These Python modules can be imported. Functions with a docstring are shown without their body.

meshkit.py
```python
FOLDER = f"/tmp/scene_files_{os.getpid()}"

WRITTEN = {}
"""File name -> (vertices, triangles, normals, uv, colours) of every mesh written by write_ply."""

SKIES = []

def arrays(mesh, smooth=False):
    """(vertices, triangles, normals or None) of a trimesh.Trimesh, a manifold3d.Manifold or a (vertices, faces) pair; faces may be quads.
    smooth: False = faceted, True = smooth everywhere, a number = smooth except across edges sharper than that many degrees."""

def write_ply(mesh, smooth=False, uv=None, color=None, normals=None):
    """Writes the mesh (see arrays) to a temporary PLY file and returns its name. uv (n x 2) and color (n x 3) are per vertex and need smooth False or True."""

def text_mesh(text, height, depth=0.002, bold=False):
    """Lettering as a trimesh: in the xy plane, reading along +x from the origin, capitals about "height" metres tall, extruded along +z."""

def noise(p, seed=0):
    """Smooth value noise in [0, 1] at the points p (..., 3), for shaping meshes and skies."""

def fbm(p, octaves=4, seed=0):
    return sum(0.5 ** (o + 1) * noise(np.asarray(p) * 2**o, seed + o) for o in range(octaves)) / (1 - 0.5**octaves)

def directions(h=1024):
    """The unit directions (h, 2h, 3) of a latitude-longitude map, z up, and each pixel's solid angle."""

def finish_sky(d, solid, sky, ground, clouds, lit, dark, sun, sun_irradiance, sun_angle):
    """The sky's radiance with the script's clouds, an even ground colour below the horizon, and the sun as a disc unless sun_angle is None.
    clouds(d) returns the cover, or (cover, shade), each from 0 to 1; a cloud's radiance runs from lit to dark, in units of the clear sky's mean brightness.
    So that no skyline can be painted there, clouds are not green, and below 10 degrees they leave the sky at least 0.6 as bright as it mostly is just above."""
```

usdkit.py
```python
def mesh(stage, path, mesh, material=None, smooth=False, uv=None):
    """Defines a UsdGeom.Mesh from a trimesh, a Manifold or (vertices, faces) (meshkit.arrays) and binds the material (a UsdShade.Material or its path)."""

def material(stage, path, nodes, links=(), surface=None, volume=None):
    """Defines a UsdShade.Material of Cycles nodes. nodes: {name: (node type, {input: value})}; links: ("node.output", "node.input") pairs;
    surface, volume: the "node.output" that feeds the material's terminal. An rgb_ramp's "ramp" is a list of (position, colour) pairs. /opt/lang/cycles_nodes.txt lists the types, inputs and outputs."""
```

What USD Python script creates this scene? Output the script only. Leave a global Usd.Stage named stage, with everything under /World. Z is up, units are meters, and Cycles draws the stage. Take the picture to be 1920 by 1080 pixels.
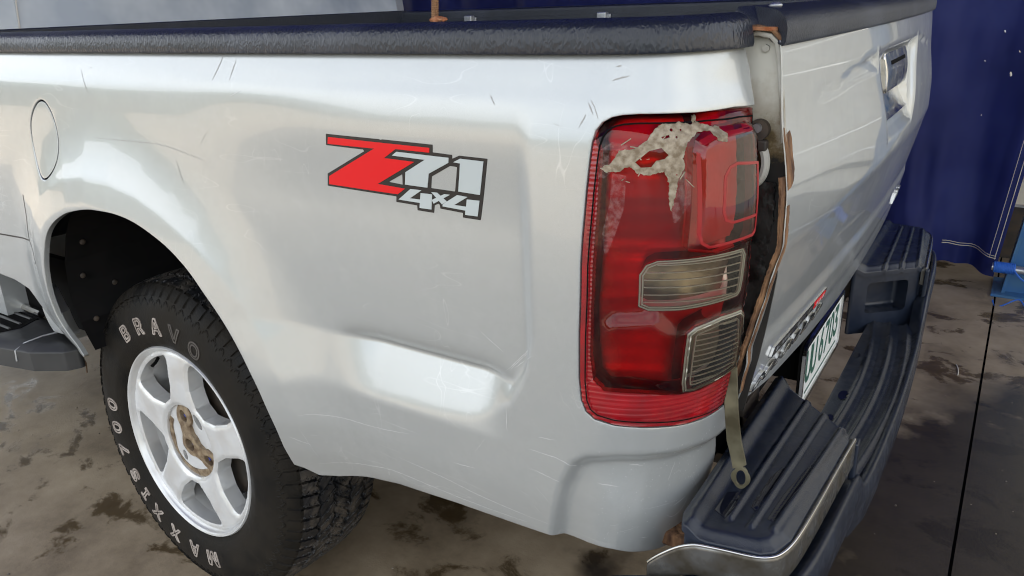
import math, random
import numpy as np, trimesh, shapely, manifold3d as m3, usdkit, meshkit
from pxr import Usd, UsdGeom, UsdLux, UsdShade, Gf, Sdf
from shapely.geometry import Polygon, LineString, Point
from shapely.ops import unary_union
from scipy.interpolate import CubicSpline, PchipInterpolator
from scipy.spatial import Delaunay

stage = Usd.Stage.CreateInMemory()
UsdGeom.SetStageUpAxis(stage, UsdGeom.Tokens.z); UsdGeom.SetStageMetersPerUnit(stage, 1.0)
UsdGeom.Xform.Define(stage, '/World')
rng = np.random.default_rng(7); random.seed(7)

# ---------------------------------------------------------------- camera, sky, sun, exposure
R = [[0.8376678372934347, 0.5449597258311424, -0.03648960929067067], [0.1630948824244852, -0.3133378727221102, -0.9355316332679114], [-0.5212606389236416, 0.7777134914221487, -0.35135320059576547]]
CAM = (1.4029961463341238, -0.7921987506369096, 1.2375063955444194)
cam = UsdGeom.Camera.Define(stage, '/World/camera')
cam.CreateHorizontalApertureAttr(36.0); cam.CreateVerticalApertureAttr(20.25); cam.CreateFocalLengthAttr(1431.5266 / 1920 * 36)
cam.CreateClippingRangeAttr(Gf.Vec2f(.05, 500)); cam.CreateExposureAttr(1.68)
cam.AddTransformOp().Set(Gf.Matrix4d(*R[0], 0, *[-v for v in R[1]], 0, *[-v for v in R[2]], 0, *CAM, 1))

SUN_DIR = np.array([-.30, .50, .82]); SUN_DIR /= np.linalg.norm(SUN_DIR)     # towards the sun: high, beyond the tarpaulin, so that the pickup stands in its shade
EL = math.asin(SUN_DIR[2]); AZ = math.atan2(SUN_DIR[0], SUN_DIR[1])
sun = UsdLux.DistantLight.Define(stage, '/World/sun')
sun.CreateIntensityAttr(1.0); sun.CreateAngleAttr(0.6); sun.CreateColorAttr(Gf.Vec3f(1, .95, .87)); sun.CreateNormalizeAttr(True)
zc = SUN_DIR; xc = np.cross([0, 0, 1], zc); xc /= np.linalg.norm(xc); yc = np.cross(zc, xc)
sun.AddTransformOp().Set(Gf.Matrix4d(*xc, 0, *yc, 0, *zc, 0, 0, 0, 6, 1))
LOOKS = '/World/Looks'
sky_mat = usdkit.material(stage, LOOKS + '/sky', {
    'sky': ('sky_texture', {'sky_type': 'single_scattering', 'sun_disc': False, 'sun_elevation': EL, 'sun_rotation': AZ, 'aerosol_density': 2.0}),
    'tc': ('texture_coordinate', {}),
    'mp': ('mapping', {'scale': (1.2, 1.2, 2.6)}),
    'cl': ('noise_texture', {'scale': 1.7, 'detail': 6.0, 'roughness': .55}),
    'rp': ('rgb_ramp', {'ramp': [(.0, (.35, .35, .35)), (.42, (.5, .5, .5)), (.62, (1, 1, 1)), (1, (1, 1, 1))]}),
    'mx': ('mix', {'mix_type': 'mix', 'color2': (6.95, 7.1, 7.15)}),
    'bg': ('background_shader', {'strength': .10})},
    [('tc.generated', 'mp.vector'), ('mp.vector', 'cl.vector'), ('cl.fac', 'rp.fac'), ('rp.color', 'mx.fac'), ('sky.color', 'mx.color1'), ('mx.color', 'bg.color')], surface='bg.background')
dome = UsdLux.DomeLight.Define(stage, '/World/sky'); dome.CreateIntensityAttr(1.0)
UsdShade.MaterialBindingAPI.Apply(dome.GetPrim()).Bind(sky_mat)
dome.GetPrim().SetCustomDataByKey('kind', 'structure')

# ---------------------------------------------------------------- materials
def mat(name, nodes, links=(), surface='p.BSDF'):
    return usdkit.material(stage, LOOKS + '/' + name, nodes, links, surface=surface)
def plain(name, col, rough=.5, metal=0., **kw):
    return mat(name, {'p': ('principled_bsdf', {'base_color': col, 'roughness': rough, 'metallic': metal, **kw})})
def noisy(name, c1, c2, scale, rough=(.4, .6), metal=0., bump=0., bscale=None, detail=5., lo=.35, hi=.65, stretch=None, **kw):
    n = {'g': ('geometry', {}), 'mp': ('mapping', {'scale': stretch or (1, 1, 1)}), 'n': ('noise_texture', {'scale': scale, 'detail': detail}),
         'r': ('rgb_ramp', {'ramp': [(0, c1), (lo, c1), (hi, c2), (1, c2)]}),
         'rr': ('rgb_ramp', {'ramp': [(0, (rough[0],) * 3), (lo, (rough[0],) * 3), (hi, (rough[1],) * 3), (1, (rough[1],) * 3)]}),
         'p': ('principled_bsdf', {'metallic': metal, **kw})}
    l = [('g.position', 'mp.vector'), ('mp.vector', 'n.vector'), ('n.fac', 'r.fac'), ('n.fac', 'rr.fac'), ('r.color', 'p.base_color'), ('rr.color', 'p.roughness')]
    if bump:
        n['nb'] = ('noise_texture', {'scale': bscale or scale * 4, 'detail': 3.}); n['b'] = ('bump', {'strength': 1.0, 'distance': bump})
        l += [('mp.vector', 'nb.vector'), ('nb.fac', 'b.height'), ('b.normal', 'p.normal')]
    return mat(name, n, l)
M = {}
# silver metallic clear-coated paint with fine scratches and dust
def paint(name, base, scratch=1.0):
    n = {'g': ('geometry', {}),
         'fl': ('noise_texture', {'scale': 2600., 'detail': 1.}), 'flr': ('rgb_ramp', {'ramp': [(.3, tuple(.86 * v for v in base)), (.7, tuple(min(1, 1.12 * v) for v in base))]}),
         'd': ('noise_texture', {'scale': 9., 'detail': 8., 'roughness': .65}), 'dr': ('rgb_ramp', {'ramp': [(0, (.31,) * 3), (.5, (.33,) * 3), (.8, (.38,) * 3), (1, (.4,) * 3)]}),
         'cr': ('rgb_ramp', {'ramp': [(0, (.012,) * 3), (.5, (.018,) * 3), (.75, (.05,) * 3), (1, (.08,) * 3)]}),
         # long faint scratches: level sets of stretched noise
         'm1': ('mapping', {'scale': (2.2, 2.2, 13.), 'rotation': (0, .42, 0)}), 's1': ('noise_texture', {'scale': 2.3, 'detail': 1.2}),
         'r1': ('rgb_ramp', {'ramp': [(0, (0,) * 3), (.4955, (0,) * 3), (.5, (1,) * 3), (.5045, (0,) * 3), (1, (0,) * 3)]}),
         'm2': ('mapping', {'scale': (9., 9., 2.5), 'rotation': (0, -.5, 0), 'location': (3, 1, 2)}), 's2': ('noise_texture', {'scale': 3.1, 'detail': 1.2}),
         'r2': ('rgb_ramp', {'ramp': [(0, (0,) * 3), (.596, (0,) * 3), (.6, (1,) * 3), (.604, (0,) * 3), (1, (0,) * 3)]}),
         'br': ('noise_texture', {'scale': 7., 'detail': 2.}), 'brr': ('rgb_ramp', {'ramp': [(0, (0,) * 3), (.52, (0,) * 3), (.62, (1,) * 3), (1, (1,) * 3)]}),
         'ad': ('math', {'math_type': 'maximum'}), 'ml': ('math', {'math_type': 'multiply'}), 'ms': ('math', {'math_type': 'multiply', 'value2': .30 * scratch}),
         'mx': ('mix', {'mix_type': 'mix', 'color2': (.80, .81, .80)}),
         'p': ('principled_bsdf', {'metallic': .62, 'coat_weight': .85, 'coat_ior': 1.5})}
    l = [('g.position', 'fl.vector'), ('fl.fac', 'flr.fac'), ('g.position', 'd.vector'), ('d.fac', 'dr.fac'), ('d.fac', 'cr.fac'), ('dr.color', 'p.roughness'), ('cr.color', 'p.coat_roughness'),
         ('g.position', 'm1.vector'), ('m1.vector', 's1.vector'), ('s1.fac', 'r1.fac'), ('g.position', 'm2.vector'), ('m2.vector', 's2.vector'), ('s2.fac', 'r2.fac'),
         ('g.position', 'br.vector'), ('br.fac', 'brr.fac'), ('r1.color', 'ad.value1'), ('r2.color', 'ad.value2'), ('ad.value', 'ml.value1'), ('brr.color', 'ml.value2'), ('ml.value', 'ms.value1'),
         ('ms.value', 'mx.fac'), ('flr.color', 'mx.color1'), ('mx.color', 'p.base_color')]
    return mat(name, n, l)
M['paint'] = paint('silver_paint', (.448, .464, .460))
M['jamb'] = noisy('dirty_white_paint', (.50, .49, .44), (.27, .23, .17), 22., (.4, .7))
M['rust'] = noisy('rust', (.055, .022, .010), (.29, .155, .075), 75., (.75, .95), bump=.003, stretch=(1., 1., .3), detail=8.)
M['rustlight'] = noisy('rust_light', (.42, .20, .10), (.30, .09, .03), 120., (.8, .95), bump=.001)
M['sealant'] = noisy('black_sealant', (.003, .003, .003), (.014, .012, .010), 30., (.15, .6), bump=.003, bscale=50.)
M['black'] = plain('deep_black', (.004, .004, .004), .9, specular_ior_level=.1)
M['liner'] = noisy('wheel_liner_plastic', (.004, .004, .004), (.008, .007, .007), 20., (.7, .9), specular_ior_level=.2)
def leather(name, col, scale, depth, rough):
    n = {'g': ('geometry', {}), 'mp': ('mapping', {'scale': (1., 1., .55)}), 'w': ('noise_texture', {'scale': scale * .35, 'detail': 2.}), 'v': ('voronoi_texture', {'scale': scale, 'feature': 'smooth_f1', 'smoothness': .35}),
         'va': ('vector_math', {'math_type': 'multiply_add', 'vector2': (.012, .012, .012)}),
         'd': ('noise_texture', {'scale': 6., 'detail': 5.}), 'dr': ('rgb_ramp', {'ramp': [(0, col), (.5, col), (.8, tuple(2.2 * v + .01 for v in col)), (1, tuple(2.4 * v + .012 for v in col))]}),
         'b': ('bump', {'strength': 1.0, 'distance': depth}), 'p': ('principled_bsdf', {'roughness': rough, 'specular_ior_level': .5})}
    l = [('g.position', 'mp.vector'), ('mp.vector', 'w.vector'), ('w.color', 'va.vector1'), ('mp.vector', 'va.vector3'), ('va.vector', 'v.vector'), ('v.distance', 'b.height'), ('b.normal', 'p.normal'), ('g.position', 'd.vector'), ('d.fac', 'dr.fac'), ('dr.color', 'p.base_color')]
    return mat(name, n, l)
M['trim'] = leather('grained_black_plastic', (.012, .014, .020), 230., .0008, .30)
M['trim2'] = leather('fine_grained_black_plastic', (.018, .021, .028), 460., .0006, .38)
M['bumper'] = noisy('bumper_plastic', (.008, .011, .019), (.013, .017, .027), 14., (.11, .24), bump=.0004, bscale=900.)
M['bumper_wet'] = plain('wet_bumper_plastic', (.006, .007, .012), .04)
M['greyplastic'] = noisy('grey_plastic', (.020, .021, .022), (.036, .036, .036), 18., (.4, .55), bump=.0004, bscale=700.)
M['chrome'] = noisy('chrome', (.66, .66, .66), (.55, .54, .52), 25., (.07, .22), metal=1.)
M['dirtychrome'] = noisy('dirty_chrome', (.20, .195, .185), (.075, .065, .05), 30., (.10, .45), metal=.8)
M['alloy'] = noisy('alloy_paint', (.66, .67, .67), (.50, .485, .46), 16., (.24, .40), lo=.42, hi=.75, metal=.45, coat_weight=.5)
M['rubber'] = noisy('tyre_rubber', (.0030, .0029, .0027), (.014, .0115, .0085), 13., (.42, .7), specular_ior_level=.16, bump=.0006, bscale=300.)
M['tread'] = noisy('tread_rubber', (.0065, .0068, .008), (.080, .066, .052), 34., (.35, .8), bump=.0012, bscale=160., lo=.46, hi=.76)
M['letter'] = noisy('tyre_letter_white', (.40, .35, .31), (.22, .185, .16), 40., (.6, .8))
M['hubtan'] = noisy('hub_tan', (.25, .19, .12), (.10, .062, .033), 70., (.45, .7))
M['hubrust'] = noisy('hub_rust', (.17, .10, .045), (.07, .04, .02), 70., (.7, .9), bump=.001)
M['hubblue'] = plain('hub_blue', (.05, .07, .35), .5)
M['dark_metal'] = noisy('dark_metal', (.03, .026, .022), (.07, .05, .035), 30., (.5, .8))
M['strap'] = noisy('strap_steel', (.15, .14, .095), (.07, .06, .035), 30., (.35, .6), metal=.6)
M['decalblack'] = plain('decal_black', (.014, .012, .011), .33)
M['decalred'] = plain('decal_red', (.70, .006, .010), .33)
M['decalsilver'] = plain('decal_silver', (.50, .55, .56), .38, .25)
M['glue'] = noisy('dried_glue', (.37, .315, .235), (.19, .145, .095), 130., (.75, .95), bump=.003, bscale=140.)
M['glass'] = noisy('dusty_rear_glass', (.34, .38, .42), (.58, .62, .63), 4.2, (.10, .35), detail=4.)
M['plate'] = plain('plate_white', (.72, .74, .73), .35)
M['plategreen'] = plain('plate_dark_green', (.02, .07, .05), .4)
M['white'] = noisy('white_panel', (.80, .76, .66), (.68, .62, .50), 6., (.6, .8))
M['bluesteel'] = noisy('blue_painted_steel', (.025, .11, .30), (.05, .14, .26), 12., (.35, .6))
M['rope'] = plain('blue_rope', (.02, .12, .50), .6)
M['galv'] = noisy('galvanised_pipe', (.45, .46, .47), (.3, .3, .3), 40., (.3, .5), metal=.8)
M['string'] = plain('white_cord', (.55, .52, .46), .8)
M['red_ret'] = noisy('red_reflector', (.26, .004, .008), (.16, .003, .006), 40., (.16, .3), coat_weight=1.0)
M['red_line'] = plain('red_line', (.26, .008, .011), .25)
M['housing'] = noisy('lamp_housing', (.30, .04, .04), (.16, .02, .02), 30., (.35, .5))
M['reflector'] = noisy('lamp_reflector', (.80, .74, .70), (.50, .42, .38), 16., (.16, .34), metal=.6)
M['smoke'] = noisy('lamp_smoked_reflector', (.27, .215, .14), (.045, .042, .034), 20., (.2, .4), metal=.5)
M['stopback'] = noisy('stop_lamp_back', (.80, .42, .36), (.55, .22, .18), 18., (.3, .5))
M['clearline'] = plain('lens_rib', (.52, .50, .43), .22)
def lens(name, tint, refl=(1, 1, 1), rough=.03, haze=.0, hcol=(.3, .02, .02), ior=1.6):
    n = {'g': ('geometry', {}), 't': ('transparent_bsdf', {'color': tint}), 'gl': ('glossy_bsdf', {'color': refl, 'roughness': rough}), 'f': ('fresnel', {'IOR': ior}), 'm': ('mix_closure', {}),
         'df': ('diffuse_bsdf', {'color': hcol}), 'nz': ('noise_texture', {'scale': 34., 'detail': 7., 'roughness': .7}), 'r': ('rgb_ramp', {'ramp': [(0, (haze * .35,) * 3), (.45, (haze * .6,) * 3), (.7, (haze,) * 3), (1, (min(1, haze * 2.2),) * 3)]}), 'm2': ('mix_closure', {})}
    l = [('g.position', 'nz.vector'), ('nz.fac', 'r.fac'), ('r.color', 'm2.fac'), ('t.BSDF', 'm2.closure1'), ('df.BSDF', 'm2.closure2'), ('m2.closure', 'm.closure1'), ('gl.BSDF', 'm.closure2'), ('f.fac', 'm.fac')]
    return mat(name, n, l, surface='m.closure')
M['lens'] = lens('red_lens', (.72, .020, .027), haze=.012, hcol=(.36, .05, .05), ior=1.42)
M['lens2'] = lens('red_lens_inner', (.68, .075, .075), haze=.02, hcol=(.26, .08, .07))
M['scratch_light'] = plain('pale_scratch', (.58, .585, .575), .6)
M['scratch_dark'] = plain('grey_scuff', (.36, .35, .33), .6)
M['letterworn'] = plain('tyre_letter_worn', (.06, .052, .045), .7)
M['haze'] = mat('lens_smear', {'t': ('transparent_bsdf', {}), 'd': ('diffuse_bsdf', {'color': (.45, .30, .28)}), 'g': ('geometry', {}), 'n': ('noise_texture', {'scale': 160., 'detail': 6.}), 'r': ('rgb_ramp', {'ramp': [(0, (0,) * 3), (.42, (.02,) * 3), (.62, (.11,) * 3), (1, (.2,) * 3)]}), 'm': ('mix_closure', {})}, [('g.position', 'n.vector'), ('n.fac', 'r.fac'), ('r.color', 'm.fac'), ('t.BSDF', 'm.closure1'), ('d.BSDF', 'm.closure2')], surface='m.closure')
M['clear'] = lens('clear_lens', (.88, .87, .82), haze=.014, hcol=(.5, .47, .38))

# ---------------------------------------------------------------- object helpers
ORI = {}
def unique(path):
    if not stage.GetPrimAtPath(path): return path
    k = 1
    while stage.GetPrimAtPath('%s_%03d' % (path, k)): k += 1
    return '%s_%03d' % (path, k)
def tag(p, label=None, cat=None, group=None, kind=None):
    for k, v in (('label', label), ('category', cat), ('group', group), ('kind', kind)):
        if v: p.SetCustomDataByKey(k, v)
    return p
def thing(name, loc, label=None, cat=None, group=None, kind=None, parent=None):
    path = unique((parent.GetPath().pathString if parent else '/World') + '/' + name)
    base = ORI[parent.GetPath().pathString] if parent else np.zeros(3)
    x = UsdGeom.Xform.Define(stage, path); loc = np.array(loc, float); x.AddTranslateOp().Set(Gf.Vec3d(*(loc - base)))
    ORI[path] = loc
    return tag(x.GetPrim(), label, cat, group, kind)
def tm(mesh):
    if hasattr(mesh, 'to_mesh'):
        q = mesh.to_mesh(); return trimesh.Trimesh(np.array(q.vert_properties[:, :3]), np.array(q.tri_verts), process=False)
    if isinstance(mesh, tuple):
        v, f = np.asarray(mesh[0], float), np.asarray(mesh[1], int)
        if f.shape[1] == 4: f = np.vstack([f[:, [0, 1, 2]], f[:, [0, 2, 3]]])
        return trimesh.Trimesh(v, f, process=False)
    return mesh
def join(*ms): return trimesh.util.concatenate([tm(m) for m in ms])
def obj(name, mesh, material, parent=None, smooth=35, label=None, cat=None, group=None, kind=None):
    mesh = tm(mesh); path = unique((parent.GetPath().pathString if parent else '/World') + '/' + name)
    base = ORI[parent.GetPath().pathString] if parent else np.zeros(3)
    m = mesh.copy(); m.vertices = m.vertices - base
    pr = usdkit.mesh(stage, path, m, M[material] if isinstance(material, str) else material, smooth=smooth).GetPrim()
    ORI[path] = base
    return tag(pr, label, cat, group, kind)
def grid(P, close_u=False, close_v=False):
    nu, nv = P.shape[:2]; idx = np.arange(nu * nv).reshape(nu, nv)
    if close_u: idx = np.vstack([idx, idx[:1]])
    if close_v: idx = np.hstack([idx, idx[:, :1]])
    f = np.stack([idx[:-1, :-1], idx[1:, :-1], idx[1:, 1:], idx[:-1, 1:]], -1).reshape(-1, 4)
    return tm((P.reshape(-1, 3), f))
def flip(m): m = tm(m).copy(); m.faces = m.faces[:, ::-1]; return m
def box(x0, x1, y0, y1, z0, z1, r=0.0):
    if r <= 0:
        b = trimesh.creation.box((x1 - x0, y1 - y0, z1 - z0)); b.apply_translation(((x0 + x1) / 2, (y0 + y1) / 2, (z0 + z1) / 2)); return b
    pts = [m3.Manifold.sphere(r, 12).translate((x, y, z)) for x in (x0 + r, x1 - r) for y in (y0 + r, y1 - r) for z in (z0 + r, z1 - r)]
    return tm(m3.Manifold.batch_hull(pts))
def tube(pts, r, n=10, cap=True):
    pts = np.asarray(pts, float); k = len(pts); rr = np.broadcast_to(r, k)
    t = np.gradient(pts, axis=0); t /= np.linalg.norm(t, axis=1, keepdims=True)
    up = np.array([0, 0, 1.]) if abs(t[0, 2]) < .9 else np.array([1., 0, 0]); rows = []
    for i in range(k):
        a = np.cross(t[i], up); a /= np.linalg.norm(a); up = np.cross(a, t[i])
        th = np.linspace(0, 2 * np.pi, n, endpoint=False); rows.append(pts[i] + rr[i] * (np.cos(th)[:, None] * a + np.sin(th)[:, None] * up))
    return capped(np.array(rows))
def capped(P):
    """a closed solid from rings of points P[ring, point]"""
    g = grid(P, close_v=True); n, k = P.shape[1], P.shape[0]; j = np.arange(n); b = (k - 1) * n; c0 = len(g.vertices)
    f = np.vstack([g.faces, np.c_[np.full(n, c0), j, (j + 1) % n], np.c_[np.full(n, c0 + 1), b + (j + 1) % n, b + j]])
    m = trimesh.Trimesh(np.vstack([g.vertices, P[0].mean(0), P[-1].mean(0)]), f, process=False)
    if m.volume < 0: m.faces = m.faces[:, ::-1]
    return m
def dens(ring, h):
    ring = np.asarray(ring, float); out = []
    for a, b in zip(ring, np.roll(ring, -1, 0)):
        n = max(1, int(math.ceil(np.hypot(*(b - a)) / h))); out.append(a + (b - a) * np.linspace(0, 1, n, endpoint=False)[:, None])
    return np.vstack(out)
def ccw(ring):
    a = np.asarray(ring); return a if Polygon(a).exterior.is_ccw else a[::-1]
def sheet(poly, h, F, flange=0., lip=None, hb=None):
    """A curved sheet: the 2-D polygon is meshed evenly and mapped by F(uv, depth) into space; its edges turn inwards by flange."""
    if isinstance(poly, (list, np.ndarray)): poly = Polygon(poly)
    if poly.geom_type == 'MultiPolygon': return join(*[sheet(p, h, F, flange, lip, hb) for p in poly.geoms])
    hb = hb or h * .7; lip = (.002 if flange >= .009 else .0002) if lip is None else lip
    rings = [dens(ccw(np.array(poly.exterior.coords)[:-1]), hb)] + [dens(ccw(np.array(r.coords)[:-1])[::-1], hb) for r in poly.interiors]
    x0, y0, x1, y1 = poly.bounds
    gx, gy = np.meshgrid(np.arange(x0, x1, h), np.arange(y0, y1, h)); gx = gx + (np.arange(gy.shape[0])[:, None] % 2) * h * .5
    inner = poly.buffer(-h * .45)
    k = shapely.contains_xy(inner, gx.ravel(), gy.ravel()); pin = np.c_[gx.ravel()[k], gy.ravel()[k]]
    B = np.vstack(rings); P = np.vstack([B, pin]); T = Delaunay(P).simplices
    cen = P[T].mean(1); big = poly.buffer(1e-7); T = T[shapely.contains_xy(big, cen[:, 0], cen[:, 1])]
    a, b, c = P[T[:, 0]], P[T[:, 1]], P[T[:, 2]]; ar = (b[:, 0] - a[:, 0]) * (c[:, 1] - a[:, 1]) - (b[:, 1] - a[:, 1]) * (c[:, 0] - a[:, 0])
    T = T[np.abs(ar) > 1e-10]; ar = ar[np.abs(ar) > 1e-10]; T[ar < 0] = T[ar < 0][:, ::-1]
    V = [F(P, np.zeros(len(P)))]; Fc = [T]; off = len(P)
    if flange > 0:
        st = 0
        for r in rings:
            n = len(r); idx = st + np.arange(n); st += n
            d2 = np.roll(r, -1, 0) - np.roll(r, 1, 0); d2 /= np.linalg.norm(d2, axis=1, keepdims=True) + 1e-12
            outn = np.c_[d2[:, 1], -d2[:, 0]]; prev = idx
            for q, dp in ((lip * .7, lip * .3), (lip, lip), (lip, flange)):
                V.append(F(r + outn * q, np.full(n, dp))); cur = off + np.arange(n); off += n
                Fc += [np.c_[prev, cur, np.roll(cur, -1)], np.c_[prev, np.roll(cur, -1), np.roll(prev, -1)]]; prev = cur
    return trimesh.Trimesh(np.vstack(V), np.vstack(Fc), process=False)
def fix(poly): return Polygon(poly).buffer(0)
def rnd(poly, r): return poly.buffer(-r).buffer(2 * r).buffer(-r)
def glyph(text, height, depth=.001, bold=False):
    m = meshkit.text_mesh(text, height, depth, bold); return m
def sstep(x, a, b):
    t = np.clip((x - a) / (b - a), 0, 1); return t * t * (3 - 2 * t)

# ---------------------------------------------------------------- body surface: s runs back along the side and round the corner, z is up
_k = np.array([(-3.2, -.012), (-1.6, -.022), (-.6, -.028), (.3, -.030), (.85, -.030), (.97, -.027), (1.03, -.018), (1.08, .003), (1.115, .036), (1.138, .08), (1.148, .13), (1.150, .17), (1.150, .20)])
_t = np.r_[0, np.cumsum(np.hypot(*np.diff(_k, axis=0).T))]; _cs = CubicSpline(_t, _k)
_pp = _cs(np.linspace(0, _t[-1], 4000)); _ss = np.r_[0, np.cumsum(np.hypot(*np.diff(_pp, axis=0).T))]; _ss -= np.interp(.5, _pp[:, 0], _ss) - .5
def plan(s): return np.c_[np.interp(s, _ss, _pp[:, 0]), np.interp(s, _ss, _pp[:, 1])]
def pnormal(s):
    tg = plan(s + 4e-3) - plan(s - 4e-3); tg /= np.linalg.norm(tg, axis=1, keepdims=True); return np.c_[tg[:, 1], -tg[:, 0]]
_tum = PchipInterpolator([.30, .45, .52, .60, .75, .95, 1.05, 1.10, 1.125, 1.145, 1.17, 1.20], [.075, .042, .020, .007, .0, -.004, -.002, .0015, .0045, .0105, .020, .033])
_lean = PchipInterpolator([.40, .55, .65, .72, .82, .92, 1.0, 1.1, 1.2], [-.050, -.042, -.032, -.022, -.005, .010, .008, -.004, -.014])
FLARE = [(.455, .30), (.4497, .4684), (.4478, .5695), (.4287, .6452), (.3944, .7169), (.3509, .7779), (.3096, .8255), (.2527, .8745), (.1881, .9124), (.117, .941), (.0375, .957), (-.04, .959), (-.1162, .948), (-.177, .9263), (-.2291, .8985), (-.2766, .8568), (-.3084, .8031), (-.3293, .7384), (-.335, .6813), (-.3303, .6246), (-.3039, .5853), (-.2709, .5531), (-.25, .30)]
ARCH = [(.3989, .35), (.4009, .471), (.400, .5385), (.3838, .6156), (.3412, .705), (.2886, .7797), (.2324, .8402), (.165, .879), (.0899, .9020), (.04, .9065), (-.0078, .9055), (-.0972, .8913), (-.1637, .8656), (-.2111, .8336), (-.2421, .7953), (-.2725, .735), (-.2833, .6800), (-.280, .640), (-.2698, .605), (-.2555, .5768), (-.235, .545), (-.20, .35)]
SCOOP = [(.925, .40), (.9344, .5155), (.945, .5624), (.9581, .6146), (.9793, .6582), (1.0015, .673), (1.0501, .6821), (1.0998, .682), (1.18, .672), (1.224, .6625), (1.34, .645), (1.34, .40)]
def sdist(poly, s, z):
    P = Polygon(poly) if not hasattr(poly, 'geom_type') else poly; shapely.prepare(P); d = shapely.distance(P.exterior, shapely.points(s, z))
    return np.where(shapely.contains_xy(P, s, z), -d, d)
def feat(s, z):
    fl = sdist(FLARE, s, z)
    out = np.where(fl > 0, .025 * np.clip(1 - fl / .13, 0, 1) ** 2, .025 + np.clip(-fl, 0, .05) * .24)
    zl = np.interp(s, [.40, .52, .69, .76, .81, .8481, .8822, .9078, .92, .95], [.640, .648, .658, .663, .671, .687, .719, .762, .80, .84]); zcr = .752
    ab = np.clip((z - zl) / np.maximum(zcr - zl, .03), 0, 1); ab = np.clip(np.where(ab < .25, 2 * ab * ab, ab - .125) / .875, 0, 1)
    reg = (1 - sstep(s, .902, .931)) * sstep(s, .22, .56)
    lev = -.018 * ab * reg * (1 - sstep(z, .96, 1.14))
    dip = -.021 * np.where(z > zcr, np.exp(-np.clip(z - zcr, 0, 1) / .010), np.clip(1 - (zcr - z) / .09, 0, 1)) * sstep(s, .52, .64) * (1 - sstep(s, .82, .895))
    bulge = .007 * sstep(s, .35, .7) * (1 - sstep(z, 1.08, 1.15))
    return out + lev + dip + bulge - .014 * sstep(-sdist(SCOOP, s, z), -.003, .017) * (1 - .55 * sstep(-sdist(SCOOP, s, z), .02, .12))
def surf(uv, depth=0., lift=0.):
    s, z = uv[:, 0], uv[:, 1]; p, n = plan(s), pnormal(s)
    off = -_tum(z) * (1 - .6 * sstep(s, .95, 1.2)) + feat(s, z) + lift - depth
    q = p + n * off[:, None]; q[:, 0] += _lean(z) * sstep(s, .93, 1.2)
    return np.c_[q, z]
SX = lambda lift: (lambda uv, d: surf(uv, d, lift))
YC = .79                                            # the truck's centre line
def mirror(m):
    m = tm(m).copy(); m.vertices[:, 1] = 2 * YC - m.vertices[:, 1]; m.faces = m.faces[:, ::-1]; return m

# ================================================================ the pickup truck
truck = thing('pickup_truck', (0, YC, 0), 'silver pickup truck with a dented rear corner, red tail lamp and missing hub cap', 'pickup truck')
LAMP = [(1.2184, 1.1143), (1.179, 1.1169), (1.1262, 1.1159), (1.0941, 1.1166), (1.0587, 1.1169), (1.0405, 1.1159), (1.0283, 1.1135), (1.0174, 1.1078), (1.0104, 1.0992), (1.0066, 1.087), (1.0037, 1.0681), (.9992, 1.0316), (.9942, .9751), (.9921, .944), (.9902, .8531), (.9905, .7882), (.9937, .7585), (1.0007, .7426), (1.0139, .733), (1.0402, .7279), (1.072, .7264), (1.1033, .7237), (1.1424, .7191), (1.1766, .7155), (1.2075, .7144), (1.2211, .7191), (1.2213, .7578), (1.2147, .7957), (1.1985, .8699), (1.1964, .9323), (1.1985, .9799), (1.2009, 1.0096), (1.2049, 1.0557), (1.2092, 1.0909)]
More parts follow.
